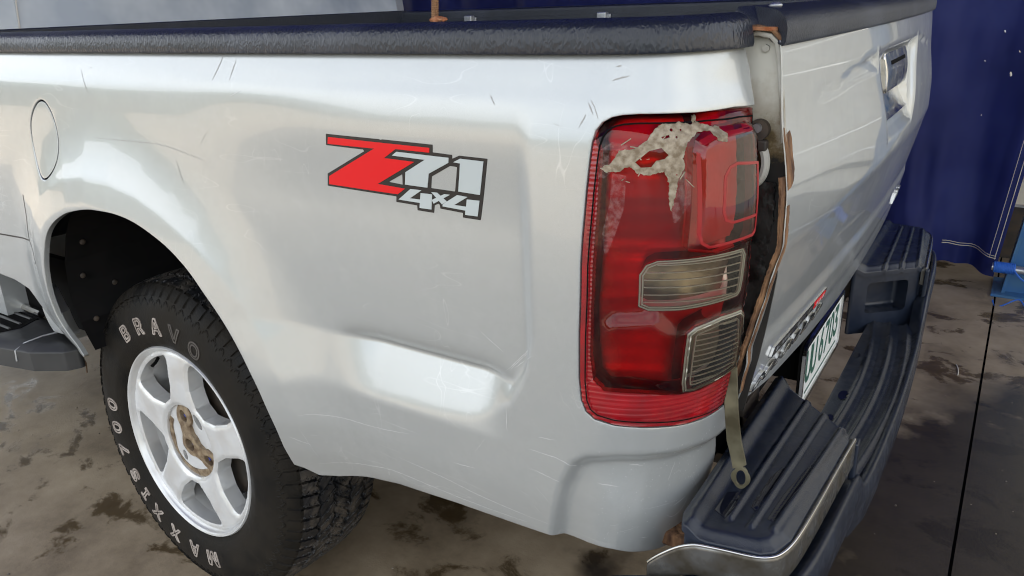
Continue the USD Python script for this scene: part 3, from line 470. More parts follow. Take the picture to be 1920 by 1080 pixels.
# the rolled, rusty top corner of the tailgate opening
obj('jamb_lip', tube([(1.118, .135, 1.190), (1.135, .135, 1.193), (1.150, .135, 1.190), (1.158, .135, 1.182), (1.1625, .135, 1.16), (1.168, .136, 1.12), (1.174, .137, 1.07)], .0032, 8), 'jamb', tg)
obj('jamb_top', sheet(rnd(Polygon([(1.085, .128), (1.158, .128), (1.150, .185), (1.085, .20)]), .006), .006, lambda uv, d: np.c_[uv, 1.1985 - d + .003 * meshkit.fbm(np.c_[uv * 60, uv[:, :1] * 0], 3, 6)], flange=.004), 'rustlight', tg, label='rusty bare metal at the top corner of the tailgate opening')
obj('jamb_lip', tube([(1.112, .132, 1.197), (1.135, .132, 1.200), (1.153, .132, 1.196), (1.163, .133, 1.186)], .0030, 8), 'rust', tg)
# tailgate trim
ty = np.linspace(.124, 1.456, 70); tp = [(.0035, 1.1795), (.0065, 1.184), (.0070, 1.198), (.0045, 1.2085), (-.004, 1.2160), (-.016, 1.2190), (-.050, 1.2215), (-.070, 1.2215), (-.074, 1.215), (-.074, 1.12), (-.070, 1.12), (-.03, 1.185)]
b0 = tg_surf(np.c_[ty, np.full(70, 1.178)])[:, 0]; P = np.zeros((70, len(tp), 3))
for j, (dx, z) in enumerate(tp): P[:, j] = np.c_[b0 + dx, ty + np.clip(-dx, 0, .05) * 1.3 * np.linspace(1, 0, 70) ** 3, np.full(70, z)]
obj('tailgate_trim', capped(P), 'trim2', tg, smooth=45)
obj('trim_rivet', trimesh.creation.icosphere(2, .008).apply_transform(np.diag([1, 1, .5, 1])).apply_translation((1.135, .20, 1.2215)), 'galv', tg)
# handle
hl = obj('tailgate_handle', sheet(rnd(Polygon([(.760, 1.124), (1.010, 1.124), (1.005, 1.058), (.765, 1.058)]), .008), .008, lambda uv, d: tg_surf(uv, d, .0165 + .006 * np.cos((uv[:, 1] - 1.091) / .024)), flange=.020, lip=.003), 'chrome', tg, smooth=50)
obj('handle_slot', sheet(Polygon([(.81, 1.110), (.975, 1.110), (.975, 1.103), (.81, 1.103)]), .008, lambda uv, d: tg_surf(uv, d, .0172 + .006 * np.cos((uv[:, 1] - 1.091) / .024))), 'black', hl)
obj('handle_scoop', sheet(rnd(Polygon([(.742, 1.127), (1.028, 1.127), (1.014, 1.008), (.756, 1.008)]), .008), .007, lambda uv, d: tg_surf(uv, d, .0015 + .010 * sstep(uv[:, 1], 1.04, 1.01)), flange=.004), 'chrome', tg, smooth=50)
# chrome lettering
def on_tg(m, y0, z0, sx=1., shear=.25, lift=.0005, sz=1., base_drop=0.):
    m = m.copy(); v = m.vertices; y = y0 + (v[:, 0] + shear * v[:, 1]) * sx; z = z0 + v[:, 1] * sz - base_drop * (y - y0)
    m.vertices = tg_surf(np.c_[y, z], 0, lift + v[:, 2]); return m
from PIL import ImageFont
import glob as _g
_FP = _g.glob('/opt/blender-*/*/datafiles/fonts/Inter.woff2')[0]; _F = ImageFont.truetype(_FP, 96)
def letters(text, height, depth, bold=False, track=0.):
    x = 0.
    for ch in text:
        if ch != ' ': yield x, glyph(ch, height, depth, bold)
        x += _F.getlength(ch) * height / 70. + track
badge = obj('badge', on_tg(trimesh.creation.extrude_polygon(rnd(Polygon([(0, 0), (.285, 0), (.290, .017), (.004, .017)]), .003), .004), .235, .741, shear=.2), 'chrome', tg)
obj('badge_inset', on_tg(trimesh.creation.extrude_polygon(Polygon([(0, 0), (.20, 0), (.203, .009), (.003, .009)]), .0046), .243, .745, shear=.2), 'decalblack', badge)
obj('badge_red', on_tg(trimesh.creation.extrude_polygon(Polygon([(0, 0), (.066, 0), (.069, .010), (.003, .010)]), .0047), .447, .7445, shear=.2), 'decalred', badge)
for x, m in letters('DURAMAX', .0065, .0006, True, .004): obj('letter', on_tg(m, .253 + x * 2.6, .7462, 2.6, .2, .0051), 'chrome', badge)
for x, m in letters('4x4', .0065, .0006, True, .003): obj('letter', on_tg(m, .458 + x * 2.2, .7462, 2.2, .2, .0052), 'decalsilver', badge)
for x, m in letters('COLORADO', .024, .0055, True, .001): obj('letter', on_tg(m, .170 + x * 1.80, .708, 1.80, .25), 'chrome', badge)
em = None
for x, m in letters('LTZ', .026, .004, True, .003):
    mm = on_tg(m, 1.30 + x * 1.4, .722, 1.4, .2)
    if em is None: em = obj('emblem', mm, 'chrome', tg)
    else: obj('letter', mm, 'chrome', em)

# ---- hanging strap
def strapP(pts): return Polygon(pts)
sp = unary_union([Polygon([(1.1445, .800), (1.1475, .800), (1.156, .742), (1.1655, .685), (1.1745, .652), (1.1575, .642), (1.146, .681), (1.1385, .737)]).buffer(.0005), Point(1.169, .6325).buffer(.0135)])
from shapely import affinity
eye = affinity.scale(Point(1.1692, .6325).buffer(1, 16), .0112, .0170); sp = unary_union([sp, eye]).difference(affinity.scale(Point(1.1694, .6325).buffer(1, 16), .0058, .0104)).buffer(-.0014)
bump = lambda uv: .010 * sstep(uv[:, 1], .71, .79) - .004 * sstep(uv[:, 1], .66, .63)
obj('hanging_strap', sheet(sp, .004, lambda uv, d: np.c_[uv[:, 0], .088 + d + bump(uv), uv[:, 1]], flange=.003, lip=.0007), 'strap', truck, smooth=30, label='bare steel strap hanging loose with an oval eye at its end')
obj('strap_rivet', trimesh.creation.icosphere(2, .0075).apply_transform(np.diag([1, .35, 1, 1])).apply_translation((1.152, .091, .712)), 'strap', truck)

# ---------------------------------------------------------------- wheel
WN = np.array([math.sin(.0389), math.cos(.0389) * math.cos(-.0447), math.sin(-.0447)]); WN /= np.linalg.norm(WN)
WA = np.cross(WN, [0, 0, 1]); WA /= np.linalg.norm(WA); WB = np.cross(WA, WN); WO = np.array([0, .0074, .365])
def WP(a, b, w): return WO + np.asarray(a)[..., None] * WA + np.asarray(b)[..., None] * WB + np.asarray(w)[..., None] * WN
def WPm(m): m = tm(m).copy(); v = m.vertices; m.vertices = WP(v[:, 0], v[:, 1], v[:, 2]); return m
def polar(uv, w): return WP(uv[:, 0], uv[:, 1], w)
wheel = thing('wheel', WO, parent=truck)
# tyre: half-profile (r, w measured inwards from the rim flange)
WC = .115
side = PchipInterpolator([.214, .222, .235, .255, .28, .305, .328, .345, .356], [.004, -.001, -.008, -.0135, -.0145, -.0115, -.0035, .0065, .017])     # w(r) of the outer sidewall
def tri(x): return 2 * np.abs(x - np.floor(x + .5)) * 2 - 1
nth = 1100; th = np.linspace(0, 2 * np.pi, nth, endpoint=False); arc = th * .365
rs = np.r_[np.linspace(.214, .324, 22), np.linspace(.327, .356, 22)]
wt = np.linspace(-.0965, .0965, 100)
TH, RS = np.meshgrid(th, rs, indexing='ij'); A1 = TH * .365
W1 = side(RS)
lug = (np.mod(A1 / .0290, 1) < .70) & (RS > .334)
tick = (np.mod(A1 / .0174 + 8 * (RS - .33) / .03 * .05, 1) < .10)
relief = np.where(lug, -.0042, 0.) - .0018 * ((tri(A1 / .030) * .006 + .324 - RS) ** 2 < .0014 ** 2) * (RS > .310) - .0009 * (np.abs(RS - .300) < .0015) - .0006 * (np.abs(RS - .237) < .0012)
W1 = W1 + relief * sstep(RS, .214, .225)
P1 = np.stack([RS, W1], -1)
TH2, WT = np.meshgrid(th, wt, indexing='ij'); A2 = TH2 * .365
crown = .3665 - .0085 * np.abs(WT / .0965) ** 3.2
dep = np.zeros_like(A2)
for w0, hw, amp, ph in ((-.060, .0026, .0046, 0.), (-.021, .0026, .0046, .5), (.021, .0026, .0046, .2), (.060, .0026, .0046, .7)):
    dep = np.maximum(dep, np.where(np.abs(WT - w0 - amp * tri(A2 / .0348 + ph)) < hw, .0068, 0))
row = np.digitize(WT, [-.060, -.021, .021, .060])
for r_, sl, ph, d_, pit, wd in ((0, .18, 0., .0065, .0290, .14), (1, -.75, .3, .0055, .0290, .12), (2, .9, .1, .0055, .0290, .11), (3, -.75, .6, .0055, .0290, .12), (4, .18, .45, .0065, .0290, .14)):
    u = np.mod((A2 + sl * WT) / pit + ph, 1); dep = np.where((row == r_) & (u < wd), np.maximum(dep, d_), dep)
    u2 = np.mod((A2 + sl * .6 * WT + .003 * tri(WT / .012)) / pit + ph + .56, 1); dep = np.where((row == r_) & (u2 < .055), np.maximum(dep, .004), dep)
wob = .0016 * (meshkit.noise(np.stack([np.cos(TH2) * 60, np.sin(TH2) * 60, WT * 160], -1), 4) - .5)
P2 = np.stack([crown - dep + wob, WT + WC], -1)
rs3 = rs[::-4]; TH3, RS3 = np.meshgrid(th, rs3, indexing='ij'); P3 = np.stack([RS3, 2 * WC - side(RS3)], -1)
PR = np.concatenate([P1, P2, P3], 1); T_ = np.broadcast_to(th[:, None], PR.shape[:2])
G = WP(PR[..., 0] * np.cos(T_), PR[..., 0] * np.sin(T_), PR[..., 1])
sidem = grid(G[:, :rs.size + 1], close_u=True); treadm = grid(G[:, rs.size:], close_u=True)
for m in (sidem, treadm): m.vertices[:, 2] = np.maximum(m.vertices[:, 2], .0015)
if np.dot(treadm.face_normals[500], treadm.triangles_center[500] - WO) < 0: sidem, treadm = flip(sidem), flip(treadm)
ty_ = obj('tyre', sidem, 'rubber', wheel, smooth=30)
obj('tread', treadm, 'tread', ty_, smooth=30)
def gpoly(ch, h):
    m = glyph(ch, h, .001, True); z0 = m.vertices[:, 2].min(); T = m.triangles; k = (np.abs(T[:, :, 2] - z0) < 1e-6).all(1)
    return unary_union([Polygon(t[:, :2]).buffer(1e-6) for t in T[k]]).simplify(.0002)
def arc_text(text, a0, step, r0, h, a_list=None, worn=9):
    for i, ch in enumerate(text):
        g = gpoly(ch, h); x0, _, x1, _ = g.bounds; g = affinity.translate(g, -(x0 + x1) / 2, 0); g = affinity.scale(g, 1.10, 1, origin=(0, 0))
        a = math.radians(a_list[i] if a_list else a0 - i * step)
        def F(uv, d, lift): 
            r = r0 + uv[:, 1]; t = a - uv[:, 0] / (r0 + h * .5); return WP(r * np.cos(t), r * np.sin(t), side(r) - lift + d)
        ol = g.buffer(.0013).difference(g.buffer(-.0019))
        obj('letter', sheet(ol, .0022, lambda uv, d: F(uv, d, .0016), flange=.0016, lip=.0002), 'letter' if i < worn else 'letterworn', ty_)
        inner = g.buffer(-.0020)
        if not inner.is_empty: obj('letter_core', sheet(inner, .003, lambda uv, d: F(uv, d, .0010), flange=.001, lip=.0001), 'rubber', ty_)
arc_text('MAXXIS', 0, 0, .2555, .0335, [-77.5, -92.5, -108.5, -123.5, -135, -146])
arc_text('700', 0, 0, .2555, .0335, [-160, -172, -184.5])
arc_text('BRAVO', 0, 0, .2555, .0335, [123, 108.5, 94, 80, 66], 3)
# alloy rim
def lathe(pro, n=180): 
    pro = np.array(pro); t = np.linspace(0, 2 * np.pi, n, endpoint=False); r, w = pro[:, 0], pro[:, 1]
    return grid(WP(np.cos(t)[:, None] * r, np.sin(t)[:, None] * r, np.broadcast_to(w, (n, len(w)))), close_u=True)
rim = obj('rim', lathe([(.2205, .012), (.2224, .004), (.2222, -.001), (.2195, -.0045), (.2160, -.0035), (.2135, .001), (.2115, .006), (.207, .010), (.203, .018), (.1985, .034), (.195, .06), (.193, .10), (.196, .16), (.21, .19), (.221, .20)]), 'alloy', wheel, smooth=50)
spk = []
for k in range(5):
    a = math.radians(SPOKE0 + 72 * k) if 'SPOKE0' in globals() else math.radians(90 - 72 * k)
    sp_ = Polygon([(.03, -.055), (.095, -.044), (.13, -.0345), (.175, -.0355), (.215, -.049), (.215, .049), (.175, .0355), (.13, .0345), (.095, .044), (.03, .055)])
    spk.append(affinity.rotate(sp_, math.degrees(a), origin=(0, 0)))
face = unary_union(spk + [Point(0, 0).buffer(.100, 64)]).intersection(Point(0, 0).buffer(.2105, 96)); face = unary_union([face, Point(0, 0).buffer(.2105, 96).difference(Point(0, 0).buffer(.200, 96))])
face = face.buffer(-.004).buffer(.004).buffer(.012).buffer(-.012)
face = face.difference(Point(0, 0).buffer(.0865, 48))
def face_f(uv, d):
    r = np.hypot(uv[:, 0], uv[:, 1]); e = -sdist_multi(face, uv)
    base = .014 - .010 * np.cos(np.clip((r - .14) / .075, -1.3, 1.3) * 1.2) + .010 * sstep(r, .19, .212) * 0
    return WP(uv[:, 0], uv[:, 1], base - .0040 * sstep(e, 0, .006) + d)
def sdist_multi(P, uv):
    shapely.prepare(P); d = shapely.distance(P.boundary, shapely.points(uv)); return np.where(shapely.contains_xy(P, uv[:, 0], uv[:, 1]), -d, d)
obj('spoke_face', flip(sheet(face, .0045, face_f, flange=.034, lip=.002)), 'alloy', rim, smooth=35)
cyl = lambda r, h, n=24: trimesh.creation.cylinder(r, h, sections=n)
hub = obj('hub', lathe([(.000, .040), (.070, .040), (.084, .038), (.0875, .020), (.0885, .012)]), 'hubrust', wheel, smooth=30)
CAV = [affinity.rotate(affinity.scale(Point(x_, y_).buffer(1, 16), a_, b_), g_) for x_, y_, a_, b_, g_ in ((-.015, .056, .019, .013, -30), (.002, -.006, .019, .0165, -20), (.057, -.030, .017, .013, -30), (.030, .052, .010, .020, 40), (-.040, -.050, .008, .013, 20))]
wobble = lambda r, n, a: Polygon(np.c_[(r + a * np.cos(3 * np.linspace(0, 2 * np.pi, n, endpoint=False) + .6) + .6 * a * np.sin(7 * np.linspace(0, 2 * np.pi, n, endpoint=False))) * np.cos(np.linspace(0, 2 * np.pi, n, endpoint=False)), (r + a * np.cos(3 * np.linspace(0, 2 * np.pi, n, endpoint=False) + .6)) * np.sin(np.linspace(0, 2 * np.pi, n, endpoint=False))])
disc = wobble(.084, 90, .0015)
for q in CAV: disc = disc.difference(q)
obj('cap_disc', flip(sheet(disc, .006, lambda uv, d: WP(uv[:, 0], uv[:, 1], .0145 + d + .0015 * np.cos(np.hypot(uv[:, 0], uv[:, 1]) / .05)), flange=.020, lip=.001, hb=.003)), 'alloy', hub, smooth=30)
band = unary_union([LineString([(-.020, .060), (.002, -.006), (.060, -.032)]).buffer(.017), Point(-.015, .056).buffer(.027), Point(.002, -.006).buffer(.027), Point(.057, -.030).buffer(.024)])
band = unary_union([band, wobble(.0865, 90, .001).difference(wobble(.0745, 90, .004)).intersection(Polygon([(-.1, .05), (-.1, -.1), (.075, -.1), (.06, -.05), (-.03, -.055), (-.06, -.02), (-.06, .03)]))]).intersection(Point(0, 0).buffer(.0865))
for q in CAV[:3]: band = band.difference(q.buffer(-.0015))
obj('broken_cap', flip(sheet(rnd(band, .002), .0035, lambda uv, d: WP(uv[:, 0], uv[:, 1], .0010 + d + .012 * np.hypot(uv[:, 0], uv[:, 1]) / .09 + .003 * meshkit.fbm(np.c_[uv * 70, uv[:, :1] * 0], 3, 2)), flange=.015, lip=.0018, hb=.0025)), 'hubtan', hub, smooth=30, label='broken rusty wheel centre cap')
for k in range(6):
    a = math.radians(105 - 60 * k); c_ = cyl(.0095, .016, 6); c_.apply_translation((.057 * math.cos(a), .057 * math.sin(a), .030)); obj('lug_nut', WPm(c_), 'hubrust', hub)
c_ = cyl(.0125, .016, 20); c_.apply_translation((.002, -.006, .028)); obj('axle_end', WPm(c_), 'hubrust', hub)
for x_, y_ in ((-.024, .050), (-.004, .055), (-.006, -.012), (.004, -.014), (.046, -.034)):
    c_ = cyl(.0042, .004, 10); c_.apply_translation((x_, y_, .0205)); obj('blue_dab', WPm(c_), 'hubblue', hub)
obj('brake_drum', lathe([(.06, .060), (.150, .060), (.156, .066), (.156, .15), (.150, .16)]), 'dark_metal', wheel, smooth=30)
a = math.radians(120); obj('tyre_valve', WPm(tube([(.196 * math.cos(a), .196 * math.sin(a), .022), (.188 * math.cos(a), .188 * math.sin(a), .012), (.183 * math.cos(a), .183 * math.sin(a), .001)], .0036, 8)), 'black', wheel)
# far wheel
fw = thing('wheel', (0, 2 * YC - .0074, .365), parent=truck)
obj('tyre', mirror(lathe([(.215, .002), (.255, -.0135), (.30, -.012), (.345, .0065), (.358, .018), (.366, .06), (.367, .115), (.366, .17), (.358, .21), (.30, .24), (.215, .23)], 90)), 'rubber', fw)
obj('rim', mirror(lathe([(.222, 0), (.205, .015), (.10, .01), (.001, .012)], 60)), 'alloy', fw)

# ---------------------------------------------------------------- wheel housing
ao = LineString(ARCH).buffer(.016, join_style=1); ar = np.array(Polygon(ARCH).buffer(.018).exterior.coords); ar = ar[ar[:, 1] > .36]
ar = ar[np.argsort(np.arctan2(ar[:, 1] - .55, ar[:, 0] - .06))]; ar = ar[(np.arctan2(ar[:, 1] - .55, ar[:, 0] - .06) > -1.05) | (ar[:, 0] < 0)]
key = np.mod(np.arctan2(ar[:, 1] - .45, ar[:, 0] - .06) + math.pi / 2, 2 * np.pi); ar = ar[np.argsort(key)]
yy = np.linspace(-.012, .44, 8); Pl = np.stack([np.stack([ar[:, 0], np.full(len(ar), y_), ar[:, 1]], -1) for y_ in yy], 1)
ln = obj('wheel_liner', grid(Pl), 'liner', truck, smooth=40)
obj('liner_back', tm((lambda q: trimesh.creation.triangulate_polygon(q, engine='earcut'))(Polygon(ar))[0:0]) if False else sheet(Polygon(ar), .08, lambda uv, d: np.c_[uv[:, 0], np.full(len(uv), .44), uv[:, 1]]), 'liner', ln)
for cx, cy, cz in ((-.262, .022, .782), (-.292, .020, .700), (-.275, .018, .600), (-.30, .09, .66)):
    obj('liner_clip', trimesh.creation.icosphere(2, .0065).apply_transform(np.diag([.5, 1, 1, 1])).apply_translation((cx, cy, cz)), 'dark_metal', ln)
# scalloped edge strip of the liner
zs = np.linspace(.56, .80, 60); fx = np.interp(zs, [p[1] for p in ARCH[::-1] if p[0] < 0][:], [p[0] for p in ARCH[::-1] if p[0] < 0][:]) if False else None
# ---------------------------------------------------------------- under the body
un = obj('chassis', box(-.62, 1.06, .46, 1.12, .60, .70), 'black', truck)
for y_ in (.33, 1.18): obj('chassis_rail', box(-2.4, 1.10, y_, y_ + .09, .48, .60), 'dark_metal', un)
obj('axle', tube([(0, .2, .365), (0, 1.38, .365)], .045, 14), 'dark_metal', un)
obj('differential', trimesh.creation.icosphere(3, .15).apply_translation((0, .79, .365)), 'dark_metal', un)
obj('exhaust', tube([(-.8, 1.30, .47), (.3, 1.30, .50), (.7, 1.28, .46), (1.0, 1.26, .44)], .028, 12), 'dark_metal', un)
obj('bumper_bracket', box(1.07, 1.135, .055, .135, .505, .53, .006), 'rust', un, label='rusty bumper bracket under the corner of the body')
obj('bumper_arm', box(.80, 1.13, .33, .40, .50, .58), 'dark_metal', un)
obj('bumper_arm', box(.80, 1.13, 1.18, 1.25, .50, .58), 'dark_metal', un)
obj('rear_valance', box(1.055, 1.075, .10, 1.48, .53, .70), 'black', un)
# ---------------------------------------------------------------- running board and sill
rb = rnd(Polygon([(-.345, .0), (-.36, -.03), (-.43, -.07), (-.55, -.097), (-1.9, -.110), (-1.9, .10), (-.66, .06), (-.52, .04)]), .008)
def rb_f(uv, d):
    e = -sdist(rb, uv[:, 0], uv[:, 1]); return np.c_[uv[:, 0], uv[:, 1], .528 - .010 * (1 - sstep(e, -.002, .02)) - d]
board = obj('running_board', sheet(rb, .015, rb_f, flange=.048, lip=.004), 'greyplastic', truck, smooth=40)
tr_ = Polygon([(-.60, -.072), (-.575, -.02), (-.60, .035), (-1.9, .05), (-1.9, -.085)])
obj('step_tread', sheet(tr_, .02, lambda uv, d: np.c_[uv, .5295 - d], flange=.004), 'black', board)
for k in range(4): y_ = -.068 + .030 * k; obj('tread_rib', tube([(-.59 - .01 * abs(k - 1), y_, .5305), (-1.9, y_, .5305)], .0035, 6), 'greyplastic', board)
obj('board_seam', tube([(-.455, .030, .5295), (-.47, -.02, .5300), (-.475, -.06, .5265), (-.476, -.0835, .515), (-.476, -.0855, .49)], .0022, 6), 'galv', board)
obj('board_trim', tube([(-.60, .045, .537), (-.9, .056, .540), (-1.9, .075, .540)], .010, 10), 'chrome', board)
sill = obj('sill', sheet(rnd(Polygon([(-.345, .550), (-.37, .605), (-.42, .650), (-.448, .655), (-.452, .60), (-.435, .545)]), .006), .01, lambda uv, d: np.c_[uv[:, 0], .004 + d - .016 * np.cos((uv[:, 1] - .585) / .055), uv[:, 1]], flange=.02, lip=.002), 'paint', truck, smooth=40)
obj('sill_gap', box(-1.9, -.40, .060, .075, .52, .70), 'black', truck)
obj('door_edge', box(-1.9, -.70, -.040, .02, .68, 1.19, .012), 'paint', truck)

# ---------------------------------------------------------------- step bumper
bmp = thing('rear_bumper', (1.2, YC, .45), parent=truck)
PAD = rnd(Polygon([(1.118, .020), (1.118, .462), (1.130, .462), (1.258, .345), (1.262, .325), (1.246, .050), (1.236, .018), (1.222, .006), (1.158, -.006), (1.125, -.004)]), .008)
ribs = [LineString([(1.186, .425), (1.184, .379), (1.172, .037)]), LineString([(1.220, .385), (1.217, .347), (1.200, .034)]), LineString([(1.2525, .352), (1.249, .317), (1.226, .044)])]
def pad_f(uv, d):
    e = -sdist(PAD, uv[:, 0], uv[:, 1]); pt = shapely.points(uv)
    z = .600 - .011 * (1 - sstep(e, -.002, .014)) + .012 * sstep(uv[:, 0], 1.150, 1.128)
    for r_ in ribs: q = shapely.distance(r_, pt); z = z + .0062 * (1 - sstep(q, .0016, .0062)) - .0018 * (1 - sstep(q, .0052, .0085)) 
    return np.c_[uv, z - d]
padm = sheet(PAD, .0033, pad_f, flange=.012, lip=.002); 
blockP = PAD.buffer(-.002)
bl = m3.CrossSection([ccw(np.array(blockP.exterior.coords)[:-1])]).extrude(.165).translate((0, 0, .425))
nf = np.array([.128, -.117]); nf /= np.linalg.norm(nf); nrm = np.array([-nf[1], nf[0]]); mid = np.array([1.197, .398])
pk = m3.Manifold.batch_hull([m3.Manifold.sphere(.010, 16).translate((mid[0] + a_ * nf[0] + b_ * nrm[0], mid[1] + a_ * nf[1] + b_ * nrm[1], z_)) for a_ in (-.045, .045) for b_ in (-.035, .05) for z_ in (.487, .548)])
blk_ = tm(bl - pk)
wet = [Polygon([(1.188, .075), (1.196, .070), (1.203, .12), (1.206, .185), (1.200, .19), (1.192, .15)]), Polygon([(1.214, .06), (1.223, .058), (1.232, .13), (1.238, .165), (1.240, .235), (1.230, .20), (1.218, .12)]), Polygon([(1.150, .045), (1.168, .035), (1.172, .06), (1.166, .10), (1.152, .09)])]
for mir in (0, 1):
    f_ = mirror if mir else (lambda q: q)
    c0 = obj('corner_block', f_(blk_), 'bumper', bmp, smooth=30)
    obj('step_pad', f_(padm), 'bumper', c0, smooth=50)
    if not mir:
        for w_ in wet: obj('water_film', sheet(rnd(w_, .002), .003, lambda uv, d: pad_f(uv, d) + [0, 0, .0009], flange=.0006, lip=.0003), 'bumper_wet', c0, smooth=50)
xo = lambda y: 1.289 - .030 * ((y - YC) / .4) ** 2
ys = np.linspace(.40, 1.18, 60); STEP = Polygon([(1.168, .40)] + [(xo(y), y) for y in ys] + [(1.168, 1.18)])
def step_f(uv, d):
    z = np.full(len(uv), .450); x = uv[:, 0] + .03 * ((uv[:, 1] - YC) / .4) ** 2
    for c_ in (1.205, 1.243, 1.279): z = z + .0060 * (1 - sstep(np.abs(x - c_), .0016, .0060))
    for c_ in (1.224, 1.262): z = z - .003 * (1 - sstep(np.abs(x - c_), .001, .003))
    return np.c_[uv, z - d]
obj('centre_step', sheet(STEP, .0045, step_f, flange=.02, lip=.002), 'bumper', bmp, smooth=50)
for y_, x_, a_ in ((.63, 1.185, .011), (.74, 1.190, .014), (.95, 1.178, .010)):
    obj('water_film', sheet(affinity.scale(Point(x_, y_).buffer(a_, 10), .7, 1.5), .004, lambda uv, d: step_f(uv, d) + [0, 0, .0009], flange=.0006, lip=.0003), 'bumper_wet', bmp)
def path_sweep(path, prof, n=80):
    p = np.array(path, float); t = np.r_[0, np.cumsum(np.hypot(*np.diff(p[:, :2], axis=0).T))]; q = PchipInterpolator(t, p)(np.linspace(0, t[-1], n))
    tg_ = np.gradient(q[:, :2], axis=0); tg_ /= np.linalg.norm(tg_, axis=1, keepdims=True); nn = np.c_[tg_[:, 1], -tg_[:, 0]]; prof = np.array(prof); P = np.zeros((n, len(prof), 3))
    for j, (o, z) in enumerate(prof): P[:, j, :2] = q[:, :2] + nn * o; P[:, j, 2] = q[:, 2] + z
    return capped(P)
chp = [(1.085, -.020, .535), (1.105, -.017, .556), (1.130, -.0135, .575), (1.150, -.0115, .583), (1.187, -.006, .585), (1.220, .001, .585), (1.240, .016, .585), (1.2505, .050, .585), (1.257, .12, .585), (1.265, .263, .585), (1.270, .340, .585)]
chm = path_sweep(chp, [(-.010, -.004), (-.0035, .0002), (-.0002, .0006), (.0022, -.0008), (.0040, -.0045), (.0046, -.040), (.002, -.046), (-.010, -.042)], 120)
def twice(name, m, mt, **k):
    obj(name, m, mt, bmp, **k); obj(name, mirror(m), mt, bmp, **k)
twice('chrome_bar', chm, 'dirtychrome', smooth=50)
bead = np.array(chp) + [.0005, -.001, .0008]; bt_ = np.r_[0, np.cumsum(np.linalg.norm(np.diff(bead, axis=0), axis=1))]
twice('chrome_edge', tube(PchipInterpolator(bt_, bead)(np.linspace(0, bt_[-1], 120)), .0019, 10), 'chrome', smooth=60)
lo = [(1.04, -.046, .505), (1.10, -.042, .528), (1.16, -.034, .540), (1.215, -.018, .541), (1.252, .004, .540), (1.268, .05, .538), (1.276, .12, .536), (1.282, .25, .532), (1.285, .345, .520), (1.2862, .40, .470), (1.289, .45, .457), (1.294, .58, .455), (1.297, YC, .455)]
lo = lo + [(x, 2 * YC - y, z) for x, y, z in lo[-2::-1]]
obj('lower_fascia', path_sweep(lo, [(-.015, -.006), (-.009, .000), (-.003, .001), (.001, -.004), (.004, -.030), (.001, -.075), (-.014, -.110), (-.03, -.112), (-.03, -.02)], 220), 'bumper', bmp, smooth=45)
shp = [(1.262, .335, .585), (1.2735, .345, .585), (1.2755, .36, .585)]
twice('chrome_end', box(1.2685, 1.2775, .330, .352, .455, .583, .003), 'bumper')
# number plate
pl_ = thing('number_plate', (1.125, .805, .523), parent=bmp)
def pX(m, x=1.125): m = m.copy(); v = m.vertices; m.vertices = np.c_[x + v[:, 2], v[:, 0], v[:, 1]]; return m
rect = lambda y0, y1, z0, z1, r: Polygon([(y0 + r, z0 + r), (y1 - r, z0 + r), (y1 - r, z1 - r), (y0 + r, z1 - r)]).buffer(r, 8)
obj('plate', pX(trimesh.creation.extrude_polygon(rect(.63, .985, .458, .588, .016), .002)), 'plate', pl_)
fr = rect(.624, .991, .452, .594, .02).difference(rect(.634, .981, .462, .584, .014)); obj('plate_frame', pX(trimesh.creation.extrude_polygon(fr, .006)), 'chrome', pl_)
obj('plate_back', pX(trimesh.creation.extrude_polygon(rect(.624, .991, .452, .594, .02), .004), 1.119), 'black', pl_)
lt_ = [(.650, 'U'), (.697, 'U'), (.765, '6'), (.815, '7'), (.863, '0'), (.911, '3')]
for y_, ch in lt_:
    m = glyph(ch, .070, .0008, True); v = m.vertices; v[:, 0] *= .78; m.apply_translation((y_, .497, .002)); obj('letter', pX(m), 'plategreen', pl_)
obj('plate_line', pX(trimesh.creation.extrude_polygon(rect(.665, .955, .472, .476, .0015), .0008).apply_translation((0, 0, .002))), 'plategreen', pl_)
obj('plate_bracket', box(1.06, 1.119, .66, .95, .50, .56), 'black', bmp)

